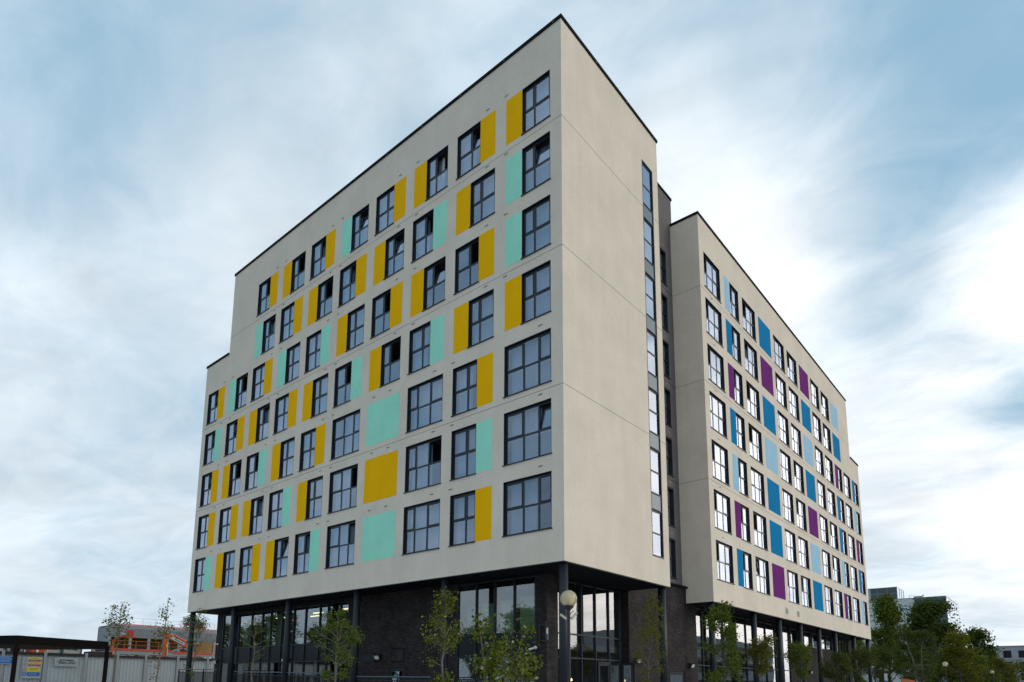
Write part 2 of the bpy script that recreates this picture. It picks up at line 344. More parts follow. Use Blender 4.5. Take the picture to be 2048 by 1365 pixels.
# ------------------------------------------------------------------ the building
H, HS, H0 = 27.40, 21.83, 5.108
XL, XS = -29.415, -26.354
W1, A, B, E_, ES = 8.148, -0.55, 14.194, 50.06, 47.01
ROW0, RP, WH = 6.355, 2.81, 2.14             # sill of lowest row, storey pitch, window height
bld = thing('apartment_building', (0, 0, GZ), 'large cream rendered apartment block with yellow, mint, blue and purple panels raised on dark columns', 'building')

def wall_sheet(mb, org, ang, u0, u1, zs, holes, mat):
    """sheet in a vertical plane; u runs to the viewer's right; zs = list of (ua, ub, z0, z1) pieces"""
    ca, sa = math.cos(ang), math.sin(ang)
    P = lambda u, z: (org[0]+u*ca, org[1]+u*sa, z)
    us = sorted({u0, u1, *[x for h in holes for x in h[:2]], *[x for p in zs for x in p[:2]]})
    vs = sorted({*[x for h in holes for x in h[2:]], *[x for p in zs for x in p[2:]]})
    for a, b in zip(us, us[1:]):
        if b-a < 1e-5: continue
        run = None
        for c, d in zip(vs, vs[1:]):
            mu, mv = (a+b)/2, (c+d)/2
            ok = any(p[0] < mu < p[1] and p[2] < mv < p[3] for p in zs) and not any(h[0] < mu < h[1] and h[2] < mv < h[3] for h in holes)
            if ok: mb.face([P(a, c), P(b, c), P(b, d), P(a, d)], mat, [(a, c), (b, c), (b, d), (a, d)])

OPW, OPP = 2.29, 2.893
WN = 1.42                                    # two-light window width
left_rows = [                                 # from the top storey down, columns from far left (9) to the corner (0)
 '.. .. wY Yw wY Mw wY Yw wY Yw', '.. .. Mw wY Yw wY Yw wM Yw Mw', 'wY Mw wY Mw wM Yw wY Yw wY Mw', 'wM wY Yw wY Yw wM Yw wM Yw Yw',
 'wY Yw wM Yw wY 3L PM 3R wY 3L', 'wY wY Yw wM Yw 3L PY 3R wM 3L', 'wM Yw wY Yw wM 3L PM 3R wY 3L']
open_left = {(1,1):'t',(1,2):'o',(1,4):'t',(1,5):'o',(1,6):'o',(1,7):'o',(2,0):'t',(2,2):'o',(2,3):'t',(2,4):'o',(2,5):'o',(2,7):'o',(3,1):'o',(3,2):'t',(3,3):'o',(3,8):'o',(3,9):'t',
 (4,3):'o',(4,4):'o',(4,7):'o',(4,8):'t',(4,9):'t',(5,7):'o',(5,8):'o',(5,9):'t',(6,0):'t',(6,2):'o',(6,4):'o',(6,7):'o',(7,4):'o',(7,5):'o',(7,6):'t'}
right_cols = 'KLMNOPQRSTUV'
right_panel = {'L':'SBPBSPB','N':'BPBSBBP','Q':'PBSBPSB','T':'SBPBBSP','V':'..BSPBS'}
COLR = {'Y':'yellow','M':'mint','B':'blue','S':'sky','P':'purple'}
open_right = {('K',1),('K',2),('K',3),('K',5),('K',6),('K',7),('L',1),('L',2),('L',5),('L',6),('L',7),('M',2),('M',3),('M',4),('M',6),('O',2),('P',1),('P',4),('P',5),('P',7),('R',3),('S',2)}

# --- window meshes, local: x to the right, y into the building, z up from the opening's bottom left corner
TR = 0.485*WH
def glazing_bars(kind):
    return {'3L': (3*.765, (.40, .72)), '3R': (3*.765, (.27, .62)), '2L': (WN, (.58,)), '2R': (WN, (.40,))}[kind]
cache = {}
def win_meshes(kind, opn, side, cur):
    key = (kind, opn, side, cur)
    if key in cache: return cache[key]
    W, ms = glazing_bars(kind); Hh = WH
    f = MB(); t = .018
    for x0, x1, z0, z1 in ((0, t, 0, Hh), (W-t, W, 0, Hh), (t, W-t, 0, t), (t, W-t, Hh-t, Hh)): f.box(x0, x1, -.004, .26, z0, z1, 'metal')
    F0, F1, fw = .10, .17, .058
    f.box(t, t+fw, F0, F1, t, Hh-t, 'metal'); f.box(W-t-fw, W-t, F0, F1, t, Hh-t, 'metal')
    f.box(t+fw, W-t-fw, F0, F1, t, t+.05, 'metal'); f.box(t+fw, W-t-fw, F0, F1, Hh-t-.085, Hh-t, 'metal')
    xs = [t+fw]+[W*x for x in ms]+[W-t-fw]
    for x in ms: f.box(W*x-.038, W*x+.038, F0-.002, F1, t+.05, Hh-t-.085, 'metal')
    cells = []
    for i in range(len(xs)-1):
        a = xs[i]+(.038 if i else 0); b = xs[i+1]-(.038 if i < len(ms) else 0); cells.append((a, b))
        f.box(a, b, F0-.001, F1, TR-.035, TR+.035, 'metal')
    p = MB(); up0, up1, lo0, lo1 = TR+.035, Hh-t-.085, t+.05, TR-.035
    oi = (len(cells)-1 if side == 'R' else 0) if opn else -1
    sw = .045
    for i, (a, b) in enumerate(cells):
        p.face([(a, .113, lo0), (b, .113, lo0), (b, .113, lo1), (a, .113, lo1)], 'glass')
        if i != oi:
            if i in (0, len(cells)-1):           # fixed sash bead round the opening lights
                f.box(a, a+sw, F0-.010, F1-.01, up0, up1, 'metal'); f.box(b-sw, b, F0-.010, F1-.01, up0, up1, 'metal')
                f.box(a+sw, b-sw, F0-.010, F1-.01, up0, up0+sw, 'metal'); f.box(a+sw, b-sw, F0-.010, F1-.01, up1-sw, up1, 'metal')
                a, b = a+sw, b-sw; u0, u1 = up0+sw, up1-sw
            else: u0, u1 = up0, up1
            p.face([(a, .105, u0), (b, .105, u0), (b, .105, u1), (a, .105, u1)], 'glass')
    s = None
    if oi >= 0:
        a, b = cells[oi]; s = MB(); wd = b-a; hh = up1-up0
        q = MB()
        q.box(0, sw, 0, .05, 0, hh, 'metal'); q.box(wd-sw, wd, 0, .05, 0, hh, 'metal'); q.box(sw, wd-sw, 0, .05, 0, sw, 'metal'); q.box(sw, wd-sw, 0, .05, hh-sw, hh, 'metal')
        q.face([(sw, .025, sw), (wd-sw, .025, sw), (wd-sw, .025, hh-sw), (sw, .025, hh-sw)], 'glass')
        if opn == 'o':                            # swung inwards about the mullion
            an = R(78)
            if side == 'R': tf = lambda v: (a+v[0]*math.cos(an)-v[1]*math.sin(an)+.03, .12+v[0]*math.sin(an)+v[1]*math.cos(an), up0+v[2])
            else: tf = lambda v: (b-(wd-v[0])*math.cos(an)+v[1]*math.sin(an)-.03, .12+(wd-v[0])*math.sin(an)+v[1]*math.cos(an), up0+v[2])
        else:
            an = R(9); tf = lambda v: (a+v[0], .12+v[1]*math.cos(an)+v[2]*math.sin(an), up0+v[2]*math.cos(an)-v[1]*math.sin(an))
        q.v = [tf(v) for v in q.v]; s = q
    c = None
    rr = random.Random(hash(key) % 1000 if False else sum(map(ord, kind+str(opn)+side))*7+cur)
    if cur != 3:
        c = MB()
        spans = {0: [(0.03, .97)], 1: [(.03, .60)], 2: [(.03, .30), (.62, .97)], 4: [(.35, .97)]}[cur]
        for sa_, sb in spans:
            x0, x1 = W*sa_, W*sb; n = int((x1-x0)/.035); ph = rr.random()*6
            pts = []
            for i in range(n+1):
                x = x0+(x1-x0)*i/n
                pts.append((x, .36+.022*math.sin(x*38+ph)+.014*math.sin(x*17+ph*2)+.01*rr.uniform(-1, 1)))
            for (xa, ya), (xb, yb) in zip(pts, pts[1:]):
                c.face([(xa, ya, .02), (xb, yb, .02), (xb, yb, Hh-.06), (xa, ya, Hh-.06)], 'curtain')
    sl = MB(); sl.box(-.035, W+.035, -.045, -.006, -.028, .006, 'metal')
    cache[key] = (f, p, s, c, sl, [f.mesh('window'), p.mesh('pane'), s and s.mesh('sash'), c and c.mesh('curtain', True), sl.mesh('sill')])
    return cache[key]
def window(kind, org, ang, opn, side, cur):
    me = win_meshes(kind, opn, side, cur)[5]
    loc = (org[0], org[1], org[2]-GZ)
    wo_ = put('window', me[0], bld, loc, ang)
    for nm, i in (('pane', 1), ('sash', 2), ('curtain', 3), ('sill', 4)):
        if me[i] is not None: put(nm, me[i], wo_)
    if opn != 'o' and rnd.random() < .22: put('belongings', rnd.choice(bel), wo_, (rnd.uniform(.15, .5)*(2 if kind[0] == '3' else 1), 0, .02))
    return wo_
bel = []
def _bel(seed):
    rr = random.Random(seed); q = MB()
    for k in range(3):
        x = k*.17+rr.uniform(0, .05); h_ = rr.uniform(.12, .38); c_ = rr.choice(('white', 's_lblue', 'teal', 'mint', 'sign_white', 's_yel'))
        if rr.random() < .5: q.lathe([(.045, 0), (.05, h_*.6), (.018, h_*.75), (.018, h_)], c_, (x, .24, 0), 10)
        else: q.box(x-.06, x+.07, .2, .28, 0, h_*.8, c_)
    return q.mesh('belongings')
far = MB()
def far_window(kind, org, ang, opn, side, cur):
    ca, sa = math.cos(ang), math.sin(ang)
    for q in win_meshes(kind, opn, side, cur)[:5]:
        if q is None: continue
        k = len(far.v); far.v += [(org[0]+x*ca-y*sa, org[1]+x*sa+y*ca, org[2]+z) for x, y, z in q.v]
        far.f += [tuple(i+k for i in fc) for fc in q.f]; far.m += [far.mi(q.mats[i]) for i in q.m]; far.uv += q.uv
def panel(colr, org, ang, wd, label=None):
    q = MB(); q.box(0, wd, -.005, .02, 0, WH, colr)
    o = put('painted_panel', q.mesh('painted_panel'), bld, (org[0], org[1], org[2]-GZ), ang)
    o['label'] = label; return o
CN = {'yellow':'mustard yellow painted panel','mint':'mint green painted panel','blue':'strong blue painted panel','sky':'pale blue painted panel','purple':'purple painted panel'}

rnd = random.Random(5)
bel += [_bel(k) for k in range(5)]
holesL, holesR = [], []
for r, row in enumerate(left_rows, 1):
    z = ROW0+(7-r)*RP
    for j, code in enumerate(row.split()):
        i = 9-j
        if code == '..': continue
        xr = -.55-OPP*i; xl = xr-OPW
        opn = open_left.get((r, i)); cur = rnd.choice((0, 0, 0, 0, 1, 2, 4))
        if opn: cur = rnd.choice((1, 0, 3, 1))
        if code[0] == 'P': panel(COLR[code[1]], (xl-.05, 0, z), 0, OPW+.1, 'large square '+CN[COLR[code[1]]])
        elif code[0] == '3':
            holesL.append((xl, xr, z, z+WH)); window(code, (xl, 0, z), 0, opn, 'R', cur)
        elif code[0] == 'w':
            holesL.append((xl, xl+WN, z, z+WH)); window('2L', (xl, 0, z), 0, opn, 'R', cur); panel(COLR[code[1]], (xl+WN, 0, z), 0, OPW-WN, CN[COLR[code[1]]])
        else:
            holesL.append((xr-WN, xr, z, z+WH)); window('2R', (xr-WN, 0, z), 0, opn, 'R', cur); panel(COLR[code[0]], (xl, 0, z), 0, OPW-WN, CN[COLR[code[0]]])
ANG = math.pi/2
for ci, c in enumerate(right_cols):
    yl = 14.80+2.932*ci
    for r in range(1, 8):
        z = ROW0+(7-r)*RP
        if c in 'UV' and r < 3: continue
        opn = 'o' if (c, r) in open_right else (rnd.choice((None, None, None, 'o', 't')) if c in 'RSTUV' else (None if rnd.random() < .7 else 't')); cur = rnd.choice((0, 1, 2, 4, 3))
        fn = far_window if c in 'RSTUV' else window
        pc = right_panel.get(c)
        col_ = COLR[pc[r-1]] if pc and pc[r-1] != '.' else None
        if c in 'NQ' or (c == 'T' and r < 3): panel(col_, (A, yl-.03, z), ANG, OPW+.06, 'broad '+CN[col_])
        elif c in 'LTV':
            panel(col_, (A, yl, z), ANG, OPW-WN, CN[col_])
            holesR.append((yl+OPW-WN, yl+OPW, z, z+WH)); fn('2R', (A, yl+OPW-WN, z), ANG, opn, 'L', cur)
        else:
            holesR.append((yl, yl+OPW, z, z+WH)); fn('3R' if c in 'KORU' else '3L', (A, yl, z), ANG, opn, 'L', cur)
o = part('window', far, bld); o['kind'] = 'stuff'; o['label'] = 'windows at the far end of the right hand wing'

# --- gable stair strip
GY0, GY1 = 6.57, 7.62
holesG = [(GY0, GY1, 6.27, 25.42)]
# --- render walls
m = MB()
m_pieces = [(XL, XS, H0, HS), (XS, 0, H0, H)]
wall_sheet(m, (0, 0), 0, XL, 0, m_pieces, holesL, 'render')
wall_sheet(m, (0, 0), ANG, 0, W1, [(0, W1, H0, H)], holesG, 'render')
def vq(a, b, z0, z1, mat, mb=None): (mb or m).face([(a[0], a[1], z0), (b[0], b[1], z0), (b[0], b[1], z1), (a[0], a[1], z1)], mat)
vq((0, W1), (-2.5, W1), H0, H, 'render'); vq((-2.5, W1), (XS, W1), H0, H, 'render'); vq((XS, W1), (XL, W1), H0, HS, 'render')
vq((XL, W1), (XL, 0), H0, HS, 'render'); vq((XS, W1), (XS, 0), HS, H, 'render')
m.face([(XS, 0, H-.02), (0, 0, H-.02), (0, W1, H-.02), (XS, W1, H-.02)], 'coping'); m.face([(XL, 0, HS-.02), (XS, 0, HS-.02), (XS, W1, HS-.02), (XL, W1, HS-.02)], 'coping')
o = part('wall', m, bld); o['label'] = 'cream rendered walls of the tall corner block'
m = MB(); XB = -9.0
wall_sheet(m, (A, 0), ANG, B, E_, [(B, ES, H0, H), (ES, E_, H0, HS)], holesR, 'render')
vq((XB, B), (A, B), H0, H, 'render'); vq((A, E_), (XB, E_), H0, HS, 'render'); vq((A, ES), (XB, ES), HS, H, 'render'); vq((XB, E_), (XB, ES), H0, HS, 'render'); vq((XB, ES), (XB, B), H0, H, 'render')
m.face([(A, B, H-.02), (A, ES, H-.02), (XB, ES, H-.02), (XB, B, H-.02)], 'coping'); m.face([(A, ES, HS-.02), (A, E_, HS-.02), (XB, E_, HS-.02), (XB, ES, HS-.02)], 'coping')
o = part('wall', m, bld); o['label'] = 'cream rendered walls of the set back right hand wing'
# --- stair tower
TX, TH = -2.23, 29.2; YT0, YT1 = W1, 14.39
m = MB(); thol = [(12.3, 13.5, ROW0+k*RP, ROW0+k*RP+WH) for k in range(7)]
wall_sheet(m, (TX, 0), ANG, YT0, YT1, [(YT0, B, 5.9, TH), (B, YT1, H-.02, TH)], thol, 'grey_render')
vq((TX, YT1), (-8, YT1), H-.02, TH, 'grey_render'); vq((-8, YT1), (-8, YT0), H0, TH, 'grey_render'); vq((-8, YT0), (TX, YT0), H-.02, TH, 'grey_render')
m.face([(TX, YT0, TH-.02), (TX, YT1, TH-.02), (-8, YT1, TH-.02), (-8, YT0, TH-.02)], 'coping')
part('stair_tower', m, bld)
tf_, tp = MB(), MB(); tf_ = MB()
wdt = 1.2
for a_, b_, c_, d_ in ((0, .05, 0, WH), (wdt-.05, wdt, 0, WH), (.05, wdt-.05, 0, .05), (.05, wdt-.05, WH-.1, WH)): tf_.box(a_, b_, -.004, .18, c_, d_, 'metal')
tf_.box(.05, wdt-.05, .08, .15, TR-.03, TR+.03, 'metal'); tf_.box(.62, .68, .08, .15, .05, WH-.1, 'metal'); tf_.box(-.03, wdt+.03, -.05, -.006, -.03, .006, 'metal')
tp.face([(.05, .12, .05), (wdt-.05, .12, .05), (wdt-.05, .12, WH-.1), (.05, .12, WH-.1)], 'glass')
tfm, tpm = tf_.mesh('tower_window'), tp.mesh('pane')
for h in thol: o = put('tower_window', tfm, bld, (TX, h[0], h[2]-GZ), ANG); put('pane', tpm, o)
# --- coping
def coping(mb, pts, z, mat='coping', wd=.30, hh=.14, ov=.05):
    for (a, b) in pts:
        a, b = Vector(a), Vector(b); d = (b-a).normalized(); n = Vector((d.y, -d.x))         # outward on the right
        p0, p1 = a+n*ov-d*0, b+n*ov+d*0
        x0, x1 = sorted((p0.x, p1.x, (a-n*wd).x, (b-n*wd).x))[0], sorted((p0.x, p1.x, (a-n*wd).x, (b-n*wd).x))[-1]
        y0, y1 = sorted((p0.y, p1.y, (a-n*wd).y, (b-n*wd).y))[0], sorted((p0.y, p1.y, (a-n*wd).y, (b-n*wd).y))[-1]
        mb.box(x0, x1, y0, y1, z-.03, z-.03+hh, mat)
m = MB(); coping(m, [((XS-.05, 0), (.05, 0)), ((0, .25), (0, W1-.25)), ((.05, W1), (XS-.05, W1)), ((XS, W1-.25), (XS, .25))], H)
coping(m, [((XL-.05, 0), (XS-.051, 0)), ((XS-.051, W1), (XL-.05, W1)), ((XL, W1-.25), (XL, .25))], HS)
for k in range(1, 11): m.box(XS+2.6*k-.04, XS+2.6*k+.04, -.054, -.0505, H-.034, H+.114, 'metal')
for k in range(1, 4): m.box(.0505, .054, 2.6*k-.04, 2.6*k+.04, H-.034, H+.114, 'metal')
part('roof_coping', m, bld)
m = MB(); coping(m, [((XB-.05, B), (A+.05, B)), ((A, B+.3), (A, ES-.3)), ((A+.05, ES), (XB-.05, ES)), ((XB, ES-.3), (XB, B+.3))], H)
coping(m, [((A, ES+.06), (A, E_-.3)), ((A+.05, E_), (XB-.05, E_)), ((XB, E_-.3), (XB, ES+.06))], HS)
part('roof_coping', m, bld)
m = MB(); coping(m, [((-8.05, YT0), (TX+.05, YT0)), ((TX, YT0+.3), (TX, YT1-.3)), ((TX+.05, YT1), (-8.05, YT1)), ((-8, YT1-.3), (-8, YT0+.3))], TH)
part('roof_coping', m, bld)
# --- movement joints
for zj in (22.93, 17.33, 11.73):
    m = MB(); x0 = XS if zj > HS else XL
    m.box(x0, .003, -.003, .01, zj-.011, zj+.011, 'joint'); m.box(-.01, .003, .0, GY0, zj-.011, zj+.011, 'joint'); m.box(-.01, .003, GY1, W1, zj-.011, zj+.011, 'joint'); part('movement_joint', m, bld)
    m = MB(); m.box(TX, A+.003, B-.003, B+.01, zj-.011, zj+.011, 'joint'); m.box(A-.01, A+.003, B, ES if zj > HS else E_, zj-.011, zj+.011, 'joint'); m.box(TX-.01, TX+.003, W1, B-.004, zj-.011, zj+.011, 'coping'); part('movement_joint', m, bld)
# --- small wall vents above the windows
vm = MB(); vm.box(0, .21, -.012, 0, 0, .055, 'vent'); vm.box(.02, .095, -.016, -.012, .014, .040, 'ventd'); vm.box(.115, .19, -.016, -.012, .014, .040, 'ventd'); vme = vm.mesh('wall_vent')
for r in range(1, 8):
    zt = ROW0+(7-r)*RP+WH+.25
    xs = [-2.94, -4.0, -8.5, -9.78, -14.5, -15.4, -20.1, -21.1] + ([-25.7, -26.85] if r > 2 else [])
    if r >= 5: xs = [-1.15, -5.83, -6.96, -10.0, -11.2, -14.5, -15.4, -20.1, -21.1, -25.7, -26.85]
    for x in xs: put('wall_vent', vme, bld, (x, 0, zt-GZ), 0)
    put('wall_vent', vme, bld, (TX, 13.05, zt-GZ), ANG)
    if r > 1: put('wall_vent', vme, bld, (A, 15.6+(r % 2)*.1, zt-GZ), ANG)
for y in (25.75, 28.15):
    q = MB(); q.box(A, A+.02, y, y+.45, 5.45, 5.85, 'vent')
    for k in range(5): q.box(A+.02, A+.03, y+.04, y+.41, 5.50+k*.065, 5.53+k*.065, 'ventd')
    part('wall_grille', q, bld)
# --- stair strip in the gable
m = MB(); gl = MB(); pns = []
t = .05
m.box(0.004, -.2, GY0, GY0+t, 6.27, 25.42, 'metal'); m.box(0.004, -.2, GY1-t, GY1, 6.27, 25.42, 'metal')
m.box(0.002, -.22, GY0+t, GY1-t, 6.27, 6.33, 'metal'); m.box(0.002, -.22, GY0+t, GY1-t, 25.36, 25.42, 'metal')
for k in range(7):
    z0 = 6.33+RP*k; z1 = z0+2.05 if k < 6 else 25.36
    gl.face([(-.062, GY0+t, z0), (-.062, GY1-t, z0), (-.062, GY1-t, z1), (-.062, GY0+t, z1)], 'glass')
    m.box(-.045, -.14, GY0+t, GY1-t, z0, z0+.05, 'metal'); m.box(-.045, -.14, GY0+t, GY1-t, z0+.98, z0+1.05, 'metal'); m.box(-.045, -.14, GY0+t, GY1-t, z1-.09, z1-.001, 'metal')
    m.box(-.046, -.14, GY1-t-.03, GY1-t, z0+.05, z1-.09, 'metal')
    if k < 6:
        pns.append(MB().box(-.03, -.12, GY0+t, GY1-t, z1+.04, z0+RP-.03, 'panelg')); m.box(0.0, -.2, GY0+t, GY1-t, z1, z1+.04, 'metal'); m.box(0.0, -.2, GY0+t, GY1-t, z0+RP-.03, z0+RP, 'metal')
st = part('stair_window', m, bld)
part('pane', gl, st)
for q in pns: part('infill_panel', q, st)
# --- soffits, floor slabs, dark cores
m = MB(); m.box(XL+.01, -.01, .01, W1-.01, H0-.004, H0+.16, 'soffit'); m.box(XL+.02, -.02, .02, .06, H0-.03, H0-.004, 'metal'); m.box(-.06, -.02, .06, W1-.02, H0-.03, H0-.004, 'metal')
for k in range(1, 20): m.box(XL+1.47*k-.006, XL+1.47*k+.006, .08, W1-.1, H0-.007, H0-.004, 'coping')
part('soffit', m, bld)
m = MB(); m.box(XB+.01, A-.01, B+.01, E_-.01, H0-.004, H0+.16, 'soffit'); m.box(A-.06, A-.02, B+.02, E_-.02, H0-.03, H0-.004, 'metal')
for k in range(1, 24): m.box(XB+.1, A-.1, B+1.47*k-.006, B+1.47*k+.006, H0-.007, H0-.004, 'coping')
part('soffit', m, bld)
m = MB()
for x0, x1, y0, y1 in ((XL+.3, -.3, 2.6, W1-.3), (XB+.3, -3.6, B+.3, E_-.3)):
    m.box(x0, x1, y0, y1, H0+.2, HS-.5, 'room'); 
m.box(XS+.3, -2.9, 2.6, W1-.3, HS-.49, H-.3, 'room'); m.box(XB+.3, -3.6, B+.3, ES-.3, HS-.49, H-.3, 'room'); m.box(-7.9, -3.6, YT0+.1, YT1-.3, H0, TH-.2, 'room')
for k in range(0, 8):
    z = 5.95+RP*k
    x0 = XL if z < HS-.5 else XS; y1 = E_ if z < HS-.5 else ES
    m.box(x0+.2, -.3, .27, 2.59, z-.15, z+.15, 'roomfl'); m.box(-2.59+TX*0-1.0, A-.27, B+.3, y1-.2, z-.15, z+.15, 'roomfl'); m.box(-2.8, -.28, 2.6, W1-.4, z-.15, z+.15, 'roomfl'); m.box(-3.59, TX-.2, YT0+.1, B, z-.15, z+.15, 'roomfl')
for i in range(0, 10): m.box(-3.13-OPP*i-.06, -3.13-OPP*i+.06, .27, 2.59, H0+.2, HS-.6, 'room')
for i in range(0, 13): m.box(-3.59, A-.27, 14.49+2.932*i-.06, 14.49+2.932*i+.06, H0+.2, HS-.6, 'room')
part('inner_walls', m, bld)
# --- columns
cm = MB(); cm.tube([(0, 0, 0), (0, 0, H0-GZ-.004)], .165, 'column', 20); cme = cm.mesh('column', False)
for p in cme.polygons: p.use_smooth = len(p.vertices) == 4
for x in (-.24, -6.18, -12.08, -17.95, -23.8, -29.18): put('column', cme, bld, (x, .27, 0))
put('column', cme, bld, (-.28, 7.86, 0))
for y in (14.47, 20.6, 25.1, 29.5, 34.0, 38.5, 44.5, 49.8): put('column', cme, bld, (A-.28, y, 0))
# --- ground storey brickwork
YF = 1.68; XF = -2.02; XG = -2.40; ZB = GZ
def bwall(mb, x0, x1, y0, y1, z0=ZB, z1=H0-.006): mb.box(x0, x1, y0, y1, z0, z1, 'brick')
def brickpart(lst, nm='brick_wall'):
    q = MB()
    for a_ in lst: bwall(q, *a_)
    return part(nm, q, bld)
brickpart([(-28.71, -27.92, YF, 8.0)]); brickpart([(-14.62, -11.33, YF, 2.0), (-11.33, -10.2, YF, 2.0, 1.50), (-10.2, -6.86, YF, 2.0)]); brickpart([(-2.56, XF, YF, 2.42)])
brickpart([(-2.45, -2.05, 8.04, 12.0), (-2.45, -2.05, 12.0, 13.75, 1.5), (-2.45, -2.05, 13.75, 15.33)])
m = MB(); bwall(m, -2.45, -2.05, W1+.01, B-.004, H0-.005, 5.9); m.box(-2.45, -1.93, W1+.01, B-.004, 5.9, 5.99, 'coping'); m.box(-1.999, -1.93, B-.004, 14.3, 5.9, 5.99, 'coping'); part('brick_wall', m, bld)
brickpart([(-2.6, -2.3, 32.0, 44.9, ZB, 3.85), (-2.6, -2.3, 32.0, 32.35, 3.85, H0-.006), (-2.6, -2.3, 37.2, 37.8, 3.85, H0-.006), (-2.6, -2.3, 43.6, 44.9, 3.85, H0-.006)])
brickpart([(-2.6, -2.3, 49.1, 50.0)])
# --- curtain walling
def screen(org, ang, us, lv, solid, nm='glazed_screen', inset=0.0, mw=.055):
    ca, sa = math.cos(ang), math.sin(ang)
    f, g, sp = MB(), MB(), []
    for u in us: f.box(u-mw/2, u+mw/2, -.03, .10, lv[0], lv[-1], 'metal')
    for z in lv[1:-1]+[lv[-1]-.05]:
        for a, b in zip(us, us[1:]): f.box(a+mw/2, b-mw/2, -.02, .09, z-.03, z+.03, 'metal')
    for z0, z1, so in zip(lv, lv[1:], solid):
        for a, b in zip(us, us[1:]):
            a, b = a+mw/2, b-mw/2
            if so: sp.append(MB().box(a, b, .02, .07, z0+.03, z1-.03, 'metal2'))
            else: g.face([(a, .04, z0+.03), (b, .04, z0+.03), (b, .04, z1-.03), (a, .04, z1-.03)], 'glassb')
    o = put(nm, f.mesh(nm), bld, (org[0], org[1], -GZ), ang); put('pane', g.mesh('pane'), o)
    for s_ in sp: put('spandrel_panel', s_.mesh('spandrel_panel'), o)
    return o
screen((0, YF+.03), 0, [-27.89, -26.9, -25.9, -24.35, -23.1, -22.15, -20.95, -19.7, -18.55, -17.2, -16.45, -15.35, -14.65], [GZ, 1.88, 2.82, 4.93, H0-.01], [0, 1, 0, 1])
screen((0, YF+.03), 0, [-6.83, -5.75, -4.72, -3.67, -2.59], [GZ, .95, 1.88, 2.82, H0-.01], [0, 0, 1, 0])
screen((XG, 0), ANG, [2.45, 3.55, 4.65, 5.75, 6.86, 8.01], [GZ, 1.88, 2.86, H0-.01], [0, 0, 0])
screen((-2.34, 0), ANG, [15.36, 16.75, 18.2, 19.7, 21.7, 23.4, 25.2, 27.0, 28.9, 30.5, 31.97], [GZ, 1.90, 2.86, H0-.01], [0, 0, 0])
screen((-2.34, 0), ANG, [32.38, 34.0, 35.6, 37.17], [3.87, H0-.01], [0], 'high_window'); screen((-2.34, 0), ANG, [37.83, 39.75, 41.7, 43.57], [3.87, H0-.01], [0], 'high_window')
screen((-2.34, 0), ANG, [44.93, 46.0, 47.0, 48.0, 49.07], [GZ, 2.0, H0-.01], [0, 0])
# ground storey interior
m = MB(); m.box(-27.9, -2.45, 7.84, 8.0, GZ, H0-.01, 'room'); m.box(-27.8, -2.55, 1.9, 7.83, 2.2, 2.5, 'roomfl'); m.box(-27.8, -2.55, 1.9, 7.83, GZ-.1, GZ+.02, 'roomfl'); m.box(-14.5, -14.3, 2.01, 7.83, GZ, 2.2, 'room'); m.box(-7, -6.9, 2.01, 7.83, GZ, 2.2, 'room'); m.box(-7, -6.9, 2.01, 7.83, 2.5, H0-.01, 'room')
m.box(-7.2, -7.0, 15.5, 49.9, GZ, H0-.01, 'room'); m.box(-6.99, -2.7, 15.5, 49.9, 2.2, 2.5, 'roomfl'); m.box(-6.99, -2.7, 32.05, 32.2, GZ, H0-.01, 'room')
part('inner_walls', m, bld)
def strip(x0, x1, y0, y1, z):
    q = MB(); q.box(x0, x1, y0, y1, z, z+.05, 'striplight'); part('ceiling_light', q, bld)
for x, y in ((-24.3, 3.6), (-21.4, 4.2), (-19.6, 3.2), (-16.4, 2.9), (-16.2, 4.6), (-14.9, 3.0)): strip(x-.45, x+.45, y-.05, y+.05, 4.72)
for x in (-6.2, -5.2): strip(x-.3, x+.3, 3.3, 3.4, 1.95)
for y in (16.4, 18.6, 21.8, 23.9): strip(-3.8, -3.7, y-.35, y+.35, 4.75)
q = MB(); q.lathe([(.001, -.06), (.04, -.045), (.06, 0), (.04, .045), (.001, .06)], 'bulb', (-3.6, 5.6, 1.0), 12); q.tube([(-3.6, 5.6, 1.06), (-3.6, 5.6, 2.2)], .006, 'lamp_black', 6); part('pendant_lamp', q, bld)
# blinds behind the corner glazing, curtains in the long screen
def blind(x0, x1, y, z0, z1, mat='blind', n=24, wave='h'):
    q = MB(); rr = random.Random(int(x0*100))
    for i in range(n):
        a, b = i/n, (i+1)/n
        if wave == 'h': y0_, y1_ = y+.05*abs(math.sin(a*n*.5*math.pi)), y+.05*abs(math.sin(b*n*.5*math.pi)); q.face([(x0, y0_, z0+(z1-z0)*a), (x1, y0_, z0+(z1-z0)*a), (x1, y1_, z0+(z1-z0)*b), (x0, y1_, z0+(z1-z0)*b)], mat)
        else:
            y0_, y1_ = y+.05*math.sin(a*n*.9), y+.05*math.sin(b*n*.9); q.face([(x0+(x1-x0)*a, y0_, z0), (x0+(x1-x0)*b, y1_, z0), (x0+(x1-x0)*b, y1_, z1), (x0+(x1-x0)*a, y0_, z1)], mat)
    part('blind' if wave == 'h' else 'curtain', q, bld)
for a, b, tz in ((-6.45, -5.80, 4.1), (-5.62, -4.78, 4.15), (-4.55, -3.72, 4.2), (-3.5, -2.75, 4.3)): blind(a, b, 1.86, 2.88, tz, n=17)
for a, b in ((-27.6, -27.1), (-25.7, -25.0), (-23.0, -22.4), (-21.9, -21.3), (-17.1, -16.8)): blind(a, b, 1.95, 2.88, 4.7, 'blind', 30, 'v')
